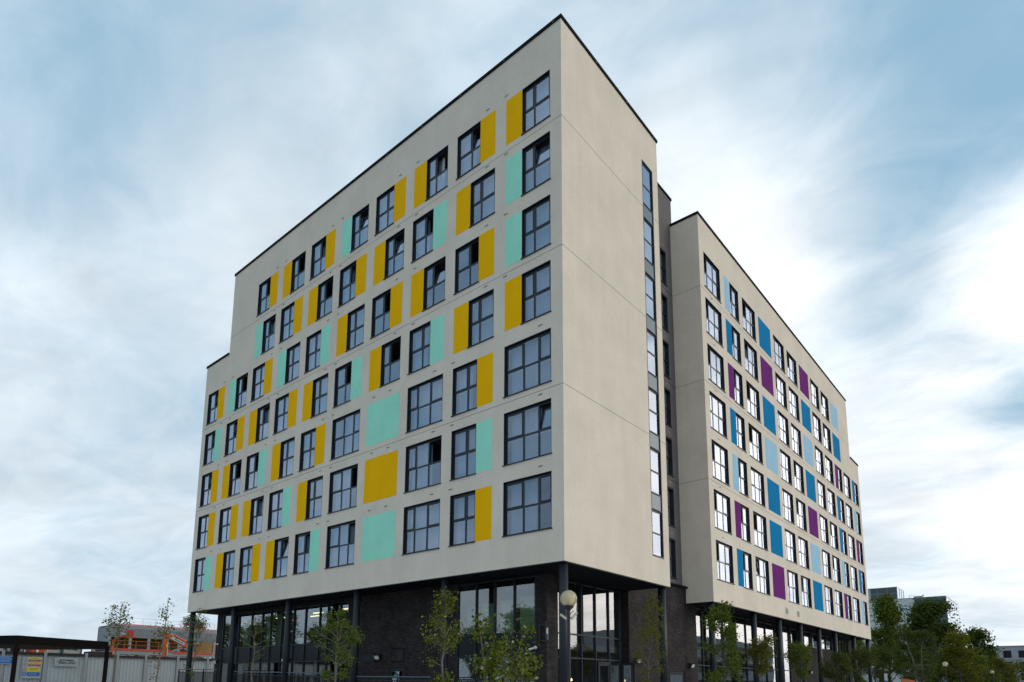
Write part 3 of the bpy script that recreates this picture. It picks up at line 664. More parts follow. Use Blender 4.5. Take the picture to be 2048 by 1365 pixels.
# doors, hatch, louvre, lights, cameras
def door(nm, x0, x1, y, z1, ang=0, org=(0, 0), glass=True):
    q = MB(); q.box(x0, x0+.07, y-.02, y+.08, GZ, z1, 'metal'); q.box(x1-.07, x1, y-.02, y+.08, GZ, z1, 'metal'); q.box(x0+.07, x1-.07, y-.02, y+.08, z1-.07, z1, 'metal')
    o = put(nm, q.mesh(nm), bld, (org[0], org[1], -GZ), ang)
    g = MB()
    if glass: g.face([(x0+.17, y+.02, GZ+.2), (x1-.17, y+.02, GZ+.2), (x1-.17, y+.02, z1-.17), (x0+.17, y+.02, z1-.17)], 'glassb')
    d = MB()
    for a_ in ((x0+.07, x0+.17, GZ, z1-.07), (x1-.17, x1-.07, GZ, z1-.07), (x0+.17, x1-.17, GZ, GZ+.2), (x0+.17, x1-.17, z1-.17, z1-.07)): d.box(a_[0], a_[1], y, y+.05, a_[2], a_[3], 'metal')
    if not glass:
        for k in range(9): d.box(x0+.17+k*(x1-x0-.34)/9, x0+.17+(k+.8)*(x1-x0-.34)/9, y+.005, y+.04, GZ+.2, z1-.17, 'panelg')
    dl = put('door_leaf', d.mesh('door_leaf'), o)
    if glass: put('pane', g.mesh('pane'), o)
    h = MB(); h.tube([(x1-.12, y-.05, GZ+.9), (x1-.12, y-.05, GZ+1.3)], .015, 'white', 8); put('handle', h.mesh('handle'), o)
door('door', -11.3, -10.22, YF+.05, 1.49)
door('door', 5.82, 6.82, -.06, 1.78, ANG, (XG, 0))
door('door', 12.02, 13.73, .05, 1.49, ANG, (-2.05, 0), False)
q = MB()
for a_ in ((-2.40, -2.32, GZ+.05, 1.78), (-1.80, -1.72, GZ+.05, 1.78), (-2.32, -1.80, 1.68, 1.78), (-2.32, -1.80, GZ+.05, GZ+.15)): q.box(a_[0], a_[1], 7.90, 7.96, a_[2], a_[3], 'metal')
q.face([(-2.32, 7.93, GZ+.15), (-1.80, 7.93, GZ+.15), (-1.80, 7.93, 1.68), (-2.32, 7.93, 1.68)], 'glassb'); part('open_door_leaf', q, bld)
q = MB(); q.box(-11.12, -10.28, YF-.02, YF, 1.78, 2.36, 'brick'); q.box(-11.16, -10.24, YF-.008, YF-.001, 1.74, 2.40, 'coping'); part('wall_hatch', q, bld)
q = MB(); q.box(-13.25, -12.3, YF-.03, YF, 1.76, 2.12, 'metal2')
for k in range(5): q.box(-13.2, -12.35, YF-.045, YF-.03, 1.80+k*.062, 1.825+k*.062, 'metal')
part('louvre', q, bld)
def bulkhead(x, y, z, ang):
    q = MB(); q.box(-.16, .16, -.05, 0, -.12, .12, 'lamp_black')
    q.face([(-.16, -.05, .12), (.16, -.05, .12), (.16, -.24, .03), (-.16, -.24, .03)][::-1], 'lamp_black'); q.face([(-.16, -.05, -.12), (-.16, -.05, .12), (-.16, -.24, .03), (-.16, -.16, -.13)], 'lamp_black'); q.face([(.16, -.05, -.12), (.16, -.16, -.13), (.16, -.24, .03), (.16, -.05, .12)], 'lamp_black')
    q.face([(-.16, -.24, .03), (.16, -.24, .03), (.16, -.16, -.13), (-.16, -.16, -.13)], 'white'); q.face([(-.16, -.16, -.13), (.16, -.16, -.13), (.16, -.05, -.12), (-.16, -.05, -.12)], 'white')
    put('wall_light', q.mesh('wall_light'), bld, (x, y, z-GZ), ang)
bulkhead(-12.0, YF, 2.02, 0); bulkhead(-20.2, YF, 2.0, 0); bulkhead(-28.3, YF, 2.0, 0); bulkhead(-2.05, 8.6, 1.95, ANG); bulkhead(-2.05, 14.3, 1.85, ANG); bulkhead(-2.3, 33.4, 1.9, ANG); bulkhead(-2.3, 36.3, 1.9, ANG); bulkhead(-2.3, 41.0, 1.9, ANG)
def cctv(p, tip):
    q = MB(); p = Vector(p); tip = Vector(tip); q.lathe([(.001, -.07), (.05, -.05), (.07, 0), (.05, .05), (.001, .07)], 'white', p, 12); q.tube([p, tip], [.035, .045], 'white', 10); part('security_camera', q, bld)
cctv((-2.47, 1.56, 2.20), (-2.74, 1.50, 2.13)); cctv((-28.2, 1.58, 3.10), (-28.5, 1.48, 3.16))
q = MB(); q.box(-2.35, -1.78, 1.58, 1.62, 3.05, 3.08, 'lamp_black'); q.box(-2.35, -1.78, 1.58, 1.62, 2.45, 2.48, 'lamp_black'); q.box(-2.33, -2.29, 1.62, YF, 2.4, 3.1, 'lamp_black'); q.tube([(-1.97, 1.55, 2.38), (-1.97, 1.55, 3.2)], .025, 'lamp_black', 8); q.box(-1.93, -1.86, 1.54, 1.57, 2.47, 2.95, 'panelg'); q.box(-1.93, -1.86, 1.53, 1.539, 2.70, 2.92, 'white'); part('sign_bracket', q, bld)

# ------------------------------------------------------------------ railings
def railing(x0, x1, y, za, zb, label):
    t_ = thing('railing', ((x0+x1)/2, y, GZ), label, 'railing', 'black railings under the overhang')
    q = MB(); q.beam((x0, y, za), (x1, y, zb), .05, .05, 'panelg'); q.beam((x0, y, za-.16), (x1, y, zb-.16), .04, .04, 'lamp_black'); q.beam((x0, y, GZ+.12), (x1, y, GZ+.12), .04, .04, 'lamp_black'); part('rail', q, t_)
    q = MB(); n = int((x1-x0)/.115)
    for i in range(n): x = x0+.06+i*.115; z = za+(zb-za)*(x-x0)/(x1-x0); q.box(x-.012, x+.012, y-.012, y+.012, GZ+.14, z-.18, 'lamp_black')
    part('balusters', q, t_)
    n = int((x1-x0)/2.2)+1
    for i in range(n+1): x = x0+(x1-x0)*i/n; z = za+(zb-za)*i/n; q = MB(); q.box(x-.03, x+.03, y-.03, y+.03, GZ, z-.03, 'lamp_black'); part('post', q, t_)
railing(-29.0, -24.1, -.4, 1.46, 1.44, 'black railing between the two left end columns')
railing(-23.4, -12.9, .3, 1.33, 1.19, 'sloping black railing in front of the long glazed screen')
railing(-12.4, -6.95, .3, 1.06, 1.05, 'low black railing in front of the brick wall and door')

# ------------------------------------------------------------------ trees
def make_tree(name, base, top, label, cat, prof, z0, leafm, barkm, nleaf, ls, seed, tr=.05, stems=1, lean=(0, 0), group=None, up=.55, clump=5, nb=None, drop=0.0):
    """prof(t) -> crown radius, t from 0 (z0) to 1 (top)"""
    rr = random.Random(seed); b = Vector(base); Hh = top-b.z
    t_ = thing(name, b, label, cat, group)
    tk = MB(); ends = []
    lv = Vector((lean[0], lean[1], 0))
    for s in range(stems):
        ph = rr.random()*6.28; off = Vector((math.cos(ph), math.sin(ph), 0))*(.18*Hh if stems > 1 else 0)
        pts = []; rad = []; n = 9
        wob = [Vector((rr.uniform(-1, 1), rr.uniform(-1, 1), 0))*.012*Hh for _ in range(n+1)]
        for i in range(n+1):
            t = i/n; pts.append(Vector((0, 0, Hh*t*(.98 if s == 0 else .85)))+lv*t+off*t**1.2+wob[i]*(t > 0)); rad.append(tr*(1-t)**.8+.006*Hh/4)
        tk.tube(pts, rad, barkm, 7)
        nbr = nb or int(18+Hh*3)
        zc = z0-b.z
        for k in range(nbr//stems):
            t = rr.random()**.85; z = zc*.92+(Hh-zc)*t*.97; tt = min(.999, z/(Hh*(.98 if s == 0 else .85)))
            if tt <= 0: continue
            i = int(tt*n); p = pts[i].lerp(pts[min(i+1, n)], tt*n-i); pr = prof(max(0, min(1, (z-zc)/(Hh-zc))))
            a = rr.random()*6.28; L_ = pr*rr.uniform(.55, 1.08)+.02; d = Vector((math.cos(a), math.sin(a), up*rr.uniform(.5, 1.4)-drop)).normalized()
            q1 = p+d*L_*.5+Vector((0, 0, .04*L_)); q2 = p+d*L_+Vector((0, 0, (.18-drop)*L_))
            r0 = max(.004*Hh/4, min(tr*.45, .035*L_)); tk.tube([p, q1, q2], [r0, r0*.65, r0*.3], barkm, 5, False)
            ends.append((q1, q2, L_)); 
            for _ in range(2):
                a2 = a+rr.uniform(-1.1, 1.1); e2 = q1+Vector((math.cos(a2), math.sin(a2), up*rr.uniform(.2, 1.1)-drop))*L_*.45
                tk.tube([q1, e2], [r0*.5, r0*.2], barkm, 4, False); ends.append((q1.lerp(e2, .4), e2, L_*.5))
        ends.append((pts[-3], pts[-1], .3*Hh/4))
    part('trunk', tk, t_, False, True)
    lf = MB(); mi = lf.mi(leafm)
    per = max(1, nleaf//(len(ends)*clump))
    for q1, q2, L_ in ends:
        for _ in range(per):
            c = q1.lerp(q2, rr.uniform(.15, 1.0))+Vector((rr.gauss(0, 1), rr.gauss(0, 1), rr.gauss(0, .8)))*(.06*L_+ls*.7)
            for _ in range(clump):
                p = c+Vector((rr.gauss(0, 1), rr.gauss(0, 1), rr.gauss(0, 1)))*ls*1.0
                s = ls*rr.uniform(.6, 1.25); ax = Vector((rr.gauss(0, 1), rr.gauss(0, 1), rr.gauss(0, .7)-.3)).normalized(); bx = ax.cross(Vector((rr.gauss(0, 1), rr.gauss(0, 1), rr.gauss(0, 1)))).normalized(); nn = ax.cross(bx)
                k = len(lf.v); f_ = nn*s*.12
                lf.v += [tuple(p), tuple(p+ax*s*.5+bx*s*.36+f_), tuple(p+ax*s), tuple(p+ax*s*.5-bx*s*.36+f_)]
                lf.f += [(k, k+1, k+2), (k, k+2, k+3)]; lf.m += [mi, mi]; lf.uv += [(0, 0)]*6
    part('crown', lf, t_, False)
    return t_
def oval(r, k=.45): return lambda t: r*max(.12, (math.sin(math.pi*min(1, (t*.92+.06))**k) if True else 0))
def cone(r, p=.8): return lambda t: r*(.15+(1-t)**p*min(1, t*5+.35))
def ball(r): return lambda t: r*math.sqrt(max(.05, 1-(2*t-1)**2))
YG = 'young trees planted around the block'
make_tree('young_tree', (1.05, -6.87, GZ), 3.2, 'young lime green tree in front of the brick wall, left of the corner column', 'tree', oval(.62, .8), .85, 'leaf_lime', 'bark_pale', 2200, .07, 11, .035, group=YG)
make_tree('young_tree', (4.95, -9.35, GZ), 2.15, 'bushy multi stemmed young tree in front of the corner glazing', 'tree', oval(.50, .7), .30, 'leaf_lime', 'bark_pale', 1500, .085, 12, .03, 3, group=YG)
make_tree('young_tree', (3.70, -1.38, GZ), 3.5, 'slim yellowing young tree in front of the gable end column', 'tree', cone(.62, .7), .7, 'leaf_autumn', 'bark', 3000, .05, 13, .03, lean=(.35, .1), group=YG, up=1.3)
make_tree('young_tree', (3.25, 5.6, GZ), 4.0, 'tall dense green young tree before the first column of the right wing', 'tree', cone(1.0, .62), -.1, 'leaf_mid', 'bark', 6500, .075, 14, .045, group=YG, up=.8)
make_tree('round_tree', (2.4, 12.2, GZ), 2.95, 'small round headed tree with orange tinged tips, nearest of its row', 'tree', ball(.72), 1.45, 'leaf_autumn', 'bark_pale', 3600, .08, 15, .04, group='small round trees along the right wing')
make_tree('round_tree', (1.9, 19.8, GZ), 3.05, 'small round headed green tree, second of the row along the right wing', 'tree', ball(.80), 1.5, 'leaf_mid', 'bark_pale', 4200, .09, 16, .045, group='small round trees along the right wing')
make_tree('round_tree', (1.75, 27.75, GZ), 2.75, 'low dark round tree in front of the bright far end glazing', 'tree', ball(1.05), .9, 'leaf_dull', 'bark', 4200, .10, 17, .05, group='small round trees along the right wing')
make_tree('round_tree', (2.0, 33.2, GZ), 3.3, 'dark round tree in front of the last column of the right wing', 'tree', ball(1.1), 1.0, 'leaf_dull', 'bark', 4200, .10, 18, .05, group='small round trees along the right wing')
make_tree('young_tree', (-5.35, -5.53, GZ), 3.2, 'dark leafy young tree in front of the end of the long glazed screen', 'tree', oval(.95, .85), .75, 'leaf_mid', 'bark_pale', 3000, .07, 19, .04, group=YG)
make_tree('young_tree', (-11.9, -4.9, GZ), 3.5, 'thin sparse young tree in front of the middle of the long glazed screen', 'tree', oval(.8, .8), 1.3, 'leaf_dull', 'bark_pale', 380, .06, 20, .03, group=YG, nb=16)
make_tree('young_tree', (-16.9, -5.0, GZ), 4.2, 'slender young tree beside the left end column', 'tree', oval(.75, .9), 1.0, 'leaf_mid', 'bark_pale', 900, .065, 21, .03, group=YG, nb=26)
make_tree('young_tree', (-11.95, -8.73, GZ), 3.9, 'wispy tall young tree in front of the boom lift', 'tree', cone(.40, .8), .9, 'leaf_mid', 'bark_pale', 420, .085, 22, .028, lean=(.3, .2), group=YG, nb=20)
make_tree('young_tree', (-12.95, -9.64, GZ), 3.72, 'young tree with a leafy head left of the boom lift', 'tree', cone(.62, .75), 1.9, 'leaf_mid', 'bark_pale', 700, .085, 23, .03, group=YG, nb=26)
BT = 'large trees at the far right'
make_tree('birch_tree', (-4.25, 78.1, GZ), 12.3, 'tall feathery light green tree just right of the building end', 'tree', cone(2.7, .55), .0, 'leaf_mid', 'bark', 13000, .26, 31, .16, group=BT, up=1.1)
make_tree('broadleaf_tree', (-1.4, 94.2, GZ), 12.6, 'biggest dark broadleaf tree, in front of the glass office tower', 'tree', ball(4.2), 1.0, 'leaf_dark', 'bark', 15000, .36, 32, .28, group=BT, nb=70, up=.3)
make_tree('birch_tree', (1.2, 63.4, GZ), 7.5, 'drooping birch with a pale forked trunk', 'tree', oval(2.2, .75), .6, 'leaf_dull', 'bark_birch', 8000, .15, 33, .12, 2, group=BT, drop=.5)
make_tree('broadleaf_tree', (3.7, 72.8, GZ), 6.9, 'yellow green tree behind a globe lamp', 'tree', cone(2.3, .6), .2, 'leaf_gold', 'bark', 7500, .19, 34, .12, group=BT)
make_tree('broadleaf_tree', (2.9, 104.8, GZ), 9.3, 'dark tree with an open spreading top left of the office with square windows', 'tree', cone(3.3, .6), .4, 'leaf_dark', 'bark', 9000, .33, 35, .2, group=BT, up=.2, nb=46)
make_tree('broadleaf_tree', (5.6, 94.8, GZ), 4.9, 'low bronze bush in front of the office with square windows', 'tree', oval(2.2, .7), -.3, 'leaf_autumn', 'bark', 4500, .2, 36, .1, group=BT)
make_tree('broadleaf_tree', (-3.6, 66.0, GZ), 4.9, 'low olive green tree behind the end column', 'tree', ball(2.6), .1, 'leaf_dull', 'bark', 7000, .17, 37, .12, group=BT)
make_tree('broadleaf_tree', (2.4, 80.0, GZ), 5.0, 'mid green bush low between the birch and the yellow green tree', 'tree', ball(2.4), -.2, 'leaf_dark', 'bark', 6500, .19, 38, .12, group=BT)
make_tree('broadleaf_tree', (-1.4, 74.5, GZ), 5.6, 'dark green tree filling the gap left of the pale forked birch', 'tree', ball(2.7), -.1, 'leaf_dark', 'bark', 8000, .18, 43, .13, group=BT)
make_tree('broadleaf_tree', (4.6, 84.0, GZ), 4.6, 'low green tree between the yellow green tree and the bronze bush', 'tree', ball(2.4), -.3, 'leaf_mid', 'bark', 6000, .18, 44, .12, group=BT)
make_tree('broadleaf_tree', (-10.5, 84, GZ), 8.2, 'green tree seen under the overhang at the far end of the wing', 'tree', oval(4.2, .7), .2, 'leaf_mid', 'bark', 7000, .24, 39, .15, group=BT)
make_tree('broadleaf_tree', (6.3, 118, GZ), 4.6, 'rust tinged bush at the foot of the office with square windows', 'tree', ball(2.6), -.3, 'leaf_autumn', 'bark', 3500, .25, 40, .1, group=BT)
make_tree('broadleaf_tree', (-97.5, 31.0, GZ), 11.5, 'tree showing above the red roof edge behind the left end column', 'tree', oval(2.9, .7), 4.5, 'leaf_autumn', 'bark', 3000, .27, 41, .2)
make_tree('broadleaf_tree', (-99.6, 25.0, GZ), 9.6, 'small tree top above the middle of the red roof edge', 'tree', oval(1.6, .7), 4.5, 'leaf_autumn', 'bark', 1200, .27, 42, .18)

# ------------------------------------------------------------------ street lamps
def street_lamp(x, y, top, label, scale=1.0, heads=True):
    t_ = thing('street_lamp', (x, y, GZ), label, 'street lamp', 'globe street lamps'); Hh = top-GZ; r = .22*scale
    q = MB(); q.tube([(0, 0, 0), (0, 0, .9), (0, 0, .95), (0, 0, Hh-2*r-.1)], [.075, .075, .045, .040], 'lamp_black', 14); part('pole', q, t_, False)
    q = MB(); q.lathe([(.03, Hh-2*r-.12), (.05, Hh-2*r-.08), (.13, Hh-2*r), (.145, Hh-2*r+.035), (.02, Hh-2*r+.035)], 'lamp_black'); part('collar', q, t_, False, True)
    q = MB(); q.lathe([(r*math.sin(a), Hh-r-r*math.cos(a)) for a in [math.pi*i/20 for i in range(2, 21)]], 'globe', n=40); part('globe', q, t_, False, True)
    q = MB(); q.tube([(0, 0, Hh-2*r+.03), (0, 0, Hh-2*r+.12)], .03, 'lamp_black', 12); q.tube([(0, 0, Hh-2*r+.12), (0, 0, Hh-2*r+.28)], .055, 'white', 12); part('bulb', q, t_, False)
    if heads:
        for s, dz in ((-1, -.02), (1, .03)):
            u = Vector((.7526, .658, 0))*s; zb = Hh-.72
            q = MB(); q.tube([Vector((0, 0, zb)), u*.06+Vector((0, 0, zb+.13)), u*.13+Vector((0, 0, zb+.15+dz))], .010, 'lamp_black', 6); q.tube([Vector((0, 0, zb-.02)), u*.08+Vector((0, 0, zb+.02))], .012, 'lamp_black', 6); part('bracket', q, t_, False)
            q = MB(); q.beam(u*.06+Vector((0, 0, zb-.03)), u*.22+Vector((0, 0, zb+.11+dz)), .07, .055, 'vent'); part('floodlight', q, t_, False)
street_lamp(3.366, -4.655, 3.24, 'globe street lamp with two small floodlights in front of the corner column')
street_lamp(4.75, 51.7, 3.05, 'globe street lamp in front of the yellow green tree', heads=False)
street_lamp(6.3, 75.9, 2.78, 'globe street lamp low beside the bronze bush', heads=False)
street_lamp(-3.3, 67.2, 3.9, 'globe street lamp just right of the building end column', heads=False)

# ------------------------------------------------------------------ shelter
t_ = thing('cycle_shelter', (-12.6, -12.0, GZ), 'dark metal shelter canopy on slim posts in front of the hoarding', 'shelter')
P0, P1, P2 = Vector((-11.13, -13.1, 0)), Vector((-12.37, -10.16, 0)), None
dv = (P1-P0); nv = Vector((-dv.y, dv.x, 0)).normalized()*3.4
if nv.x > 0: nv = -nv
cor = [P0, P1, P1+nv, P0+nv]
q = MB()
for a_, b_ in zip(cor, cor[1:]+cor[:1]): q.beam(a_+Vector((0, 0, 2.0)), b_+Vector((0, 0, 2.0)), .06, .26, 'shelter')
part('fascia', q, t_)
q = MB(); q.face([c_+Vector((0, 0, 2.10)) for c_ in cor], 'shelter'); q.face([c_+Vector((0, 0, 1.99)) for c_ in cor][::-1], 'shelterw')
for k in range(1, 7): q.beam(P0.lerp(P1, k/7)+Vector((0, 0, 1.90)), P0.lerp(P1, k/7)+nv+Vector((0, 0, 1.90)), .05, .10, 'shelterw')
part('roof', q, t_)
for c_ in (cor[0], cor[1], cor[3]): q = MB(); q.box(c_.x-.055, c_.x+.055, c_.y-.055, c_.y+.055, GZ, 2.0, 'shelter'); part('post', q, t_)

# ------------------------------------------------------------------ hoarding and its signs
t_ = thing('site_hoarding', (-48, 0, GZ), 'white corrugated site hoarding with dark red capping boards', 'hoarding')
q = MB(); y = -22.0
prof_ = [(0, 0), (.10, 0), (.14, -.05), (.24, -.05)]
while y < 18:
    pts = [(-48+b_, y+a_) for a_, b_ in prof_]+[(-48, y+.28)]
    for (xa, ya), (xb, yb) in zip(pts, pts[1:]): q.face([(xa, ya, GZ), (xb, yb, GZ), (xb, yb, 2.78), (xa, ya, 2.78)], 'hoard')
    y += .28
part('sheet', q, t_)
edges = [-21.2, -18.6, -15.95, -13.3, -10.7, -8.05, -5.42, -2.67, .22, 2.6, 4.88, 7.64, 10.4, 13.2, 16]
for a_, b_ in zip(edges, edges[1:]):
    q = MB(); q.box(-47.94, -47.85, a_+.13, b_-.13, 2.60, 2.83, 'hcap'); part('capping_board', q, t_)
    q = MB(); q.box(-48.02, -47.88, b_-.10, b_+.10, GZ, 2.92, 'hpost'); part('post', q, t_)
def text_mesh(s, size, mat, name):
    c = bpy.data.curves.new(name, 'FONT'); c.body = s; c.size = size; c.extrude = .002; c.offset = size*.02
    o = bpy.data.objects.new('tmp', c); COL.objects.link(o); dg = bpy.context.evaluated_depsgraph_get(); me = bpy.data.meshes.new_from_object(o.evaluated_get(dg)); bpy.data.objects.remove(o); bpy.data.curves.remove(c)
    me.materials.clear(); me.materials.append(MT[mat]); me.name = name
    return me
def put_text(s, size, mat, parent, y, z, x=.012, width=None, nm='lettering'):
    me = text_mesh(s, size, mat, nm); o = put(nm, me, parent, (x, y, z)); o.rotation_euler = (math.pi/2, 0, math.pi/2)
    if width:
        xs_ = [v.co.x for v in me.vertices]; k = width/(max(xs_)-min(xs_))
        for v in me.vertices: v.co.x *= k
    return o
def board(nm, y0, y1, z0, z1, label, cat):
    t2 = thing(nm, (-47.86, (y0+y1)/2, z0), label, cat); q = MB(); q.box(-47.86, -47.83, y0, y1, z0, z1, 'sign_white'); part('board', q, t2); return t2
def patch(t2, nm, y0, y1, z0, z1, mat, x=-47.83):
    q = MB(); q.box(x+.001, x+.006, y0, y1, z0, z1, mat); return part(nm, q, t2)
s1 = board('company_sign', -2.04, -.38, 1.78, 2.50, 'white sign reading BOWMER KIRKLAND on the hoarding', 'sign')
put_text('BOWMER', .235, 's_text', s1, -.49, .40, .04, 1.02); put_text('KIRKLAND', .235, 's_text', s1, -.52, .20, .04, 1.18); put_text('+', .24, 's_text', s1, -.66, .29, .04)
s2 = board('safety_sign', -4.15, -2.85, .80, 2.46, 'tall board of yellow, red and blue safety notices on the hoarding', 'sign')
for k, (z0, z1, c_) in enumerate(((2.28, 2.42, 's_yel'), (2.11, 2.24, 's_red'), (1.93, 2.07, 's_yel'), (1.76, 1.88, 's_red'), (1.33, 1.66, 's_yel'), (.99, 1.28, 's_blue'))):
    patch(s2, 'notice', -3.78, -2.95, z0, z1, c_)
    zc_ = (z0+z1)/2
    q = MB()
    for j in range(1 if z1-z0 < .2 else 2): q.box(-47.824, -47.821, -3.68, -3.05-(.1*(k % 2)), zc_-.014+j*.09-(.03 if z1-z0 > .2 else 0), zc_+.014+j*.09-(.03 if z1-z0 > .2 else 0), 's_black' if c_ == 's_yel' else 'sign_white')
    part('notice_text', q, s2)
for z_, c_ in ((2.35, 's_yel'), (2.0, 's_yel'), (1.50, 's_yel')):
    h_ = .07 if z_ > 1.9 else .13; q = MB(); q.face([(-47.826, -3.97-h_, z_-h_*.9), (-47.826, -3.97+h_, z_-h_*.9), (-47.826, -3.97, z_+h_)], 's_black'); q.face([(-47.824, -3.97-h_*.75, z_-h_*.75), (-47.824, -3.97+h_*.75, z_-h_*.75), (-47.824, -3.97, z_+h_*.72)], c_); q.box(-47.823, -47.821, -3.98, -3.96, z_-h_*.45, z_+h_*.3, 's_black'); part('warning_triangle', q, s2)
for z_, c_, r_ in ((2.17, 's_red', .05), (1.82, 's_red', .05), (1.13, 's_blue', .15)):
    q = MB(); q.face([(-47.826, -3.97+r_*math.cos(a_*.3927), z_+r_*math.sin(a_*.3927)) for a_ in range(16)], c_); q.face([(-47.824, -3.97+r_*.5*math.cos(a_*.3927), z_+r_*.5*math.sin(a_*.3927)) for a_ in range(16)], 'sign_white' if c_ == 's_red' else 's_lblue'); part('round_symbol', q, s2)
s3 = board('notice_board', -6.6, -4.76, 1.86, 2.46, 'blue notice board at the left edge on the hoarding', 'sign')
patch(s3, 'notice', -6.55, -4.80, 1.92, 2.22, 's_blue'); patch(s3, 'notice', -6.55, -4.80, 2.27, 2.42, 's_blue')
q = MB()
for z_ in (2.34, 2.12, 2.03): q.box(-47.824, -47.821, -6.4, -4.95, z_-.015, z_+.015, 's_lblue')
part('notice_text', q, s3)
for b_ in (s1, s2, s3): pass

# ------------------------------------------------------------------ site cabins and machines behind the hoarding
def cabin(y0, y1, z1, label, panel_, grp='site cabins behind the hoarding'):
    t2 = thing('site_cabin', (-58, (y0+y1)/2, GZ), label, 'cabin', grp); q = MB(); q.box(-60.4, -58, y0+.06, y1-.06, GZ, z1, 'cabin'); part('body', q, t2)
    q = MB()
    for yy in (y0+.06, y1-.06): q.box(-57.98, -57.90, yy-.05, yy+.05, GZ, z1+.02, 'cabing')
    q.box(-57.98, -57.90, y0, y1, z1, z1+.08, 'cabing'); part('frame', q, t2)
    q = MB(); cy = (y0+y1)/2
    if panel_ == 'w': q.box(-57.985, -57.95, cy-.35, cy+.35, z1-.95, z1-.35, 'winblk'); part('window', q, t2)
    else: q.box(-57.985, -57.98, cy-.45, cy-.12, z1-.52, z1-.40, 's_text'); q.box(-57.985, -57.98, cy+.05, cy+.45, z1-.55, z1-.36, 's_text'); q.box(-57.985, -57.98, cy-.12, cy+.05, z1-.47, z1-.44, 's_text'); part('emblem', q, t2)
cabin(-6.2, -3.15, 4.0, 'white site cabin at the left edge above the hoarding', 'e'); cabin(-3.1, -1.7, 4.0, 'white site cabin with a small dark window', 'w')
cabin(-.35, 1.2, 4.0, 'white site cabin right of the orange machine', 'e'); cabin(1.25, 2.9, 4.0, 'white site cabin with green corner posts, right of the others', 'e')
t2 = thing('dumper_truck', (-57, -1, GZ), 'orange dumper body showing between the site cabins', 'truck')
q = MB(); q.box(-57.8, -55.8, -1.7, -.55, 2.2, 3.85, 'orange'); q.box(-55.8, -55.7, -1.35, -1.2, 2.3, 3.8, 'white'); part('skip', q, t2)
q = MB(); q.box(-57.6, -56, -1.75, -.5, .2, 2.2, 'orange'); part('chassis', q, t2)
for yy in (-1.85, -.55): q = MB(); q.tube([(-56.6, yy, GZ+.6), (-56.6, yy+.2, GZ+.6)], .6, 'tyre', 16); part('wheel', q, t2)
q = MB(); q.beam((-57, -.5, 2.2), (-57, -.05, 3.9), .14, .14, 's_yel'); part('tipping_arm', q, t2)
t2 = thing('tool_trailer', (-57, 3.6, GZ), 'black machine with a cluttered top beside the white cabins', 'trailer')
q = MB(); q.box(-57.6, -55.6, 2.95, 4.75, 1.2, 3.35, 's_black'); part('body', q, t2)
q = MB(); q.tube([(-56, 3.1, 3.45), (-56, 4.7, 3.6)], .10, 'lamp_black', 8); q.box(-56.2, -55.9, 4.3, 4.6, 3.3, 3.75, 's_yel'); q.box(-56.2, -55.9, 3.1, 3.35, 3.3, 3.55, 'cabin'); part('tools', q, t2)
for yy in (3.1, 4.4): q = MB(); q.tube([(-55.6, yy, GZ+.5), (-55.4, yy, GZ+.5)], .5, 'tyre', 16); part('wheel', q, t2)

# steel framed building with red edge protection
t2 = thing('steel_frame_building', (-72, 16, GZ), 'grey steel framed building under construction with red edge protection', 'building')
X7 = -72
q = MB()
q.box(X7-.3, X7, 9.8, 22.75, 6.85, 7.22, 'steel'); q.box(X7-.3, X7, 9.8, 22.75, 5.75, 6.84, 'steeld'); q.box(X7-3.6, X7-.31, 9.8, 22.75, 6.9, 7.1, 'steeld'); q.box(X7-3.6, X7, 9.8, 22.75, 3.75, 4.25, 'steel')
part('cladding', q, t2)
for yy in (9.9, 12.2, 14.35, 16.55, 18.0, 22.6):
    q = MB(); q.box(X7-.28, X7-.02, yy-.16, yy+.16, GZ, 6.9, 'steel'); part('column', q, t2)
    q = MB(); q.box(X7-3.6, X7-3.3, yy-.16, yy+.16, GZ, 6.9, 'steel'); part('column', q, t2)
q = MB(); q.beam((X7-.1, 16.6, 4.1), (X7-.1, 20.6, 5.6), .12, .2, 'steel'); q.beam((X7-.1, 18.0, 5.1), (X7-.1, 20.2, 4.1), .12, .2, 'steel'); part('brace', q, t2)
q = MB(); q.box(X7, X7+.08, 9.85, 22.75, 7.24, 7.36, 'red'); part('red_edge', q, t2)
q = MB(); q.box(X7, X7+.08, 9.9, 17.2, 4.2, 4.42, 'red'); q.box(X7, X7+.08, 17.3, 22.4, 4.05, 4.27, 'red'); part('red_edge', q, t2)
q = MB()
for k in range(10): yy = 10.2+k*1.32; q.box(X7+.02, X7+.05, yy, yy+.05, 4.42, 5.35, 'orange')
q.box(X7+.02, X7+.06, 9.9, 22.5, 5.32, 5.37, 'orange'); q.box(X7+.02, X7+.06, 9.9, 22.5, 4.85, 4.89, 'orange'); part('guard_rail', q, t2)
q = MB()
for k in range(9): yy = 10.4+k*1.5; q.box(X7+.02, X7+.05, yy, yy+.03, 7.36, 8.15, 'net')
q.box(X7+.02, X7+.04, 12, 22.4, 8.10, 8.13, 'net'); q.box(X7+.02, X7+.04, 12, 22.4, 7.72, 7.74, 'net'); part('guard_rail', q, t2)
q = MB(); q.box(X7-3.28, X7-3.1, 10.1, 27, 3.9, 6.9, 'amber'); q.box(X7-3.28, X7-.3, 9.75, 9.9, GZ, 6.9, 'steel'); part('end_wall_and_backdrop', q, t2)  # amber sheet is a stand-in backdrop for trees and earth beyond; steel end wall

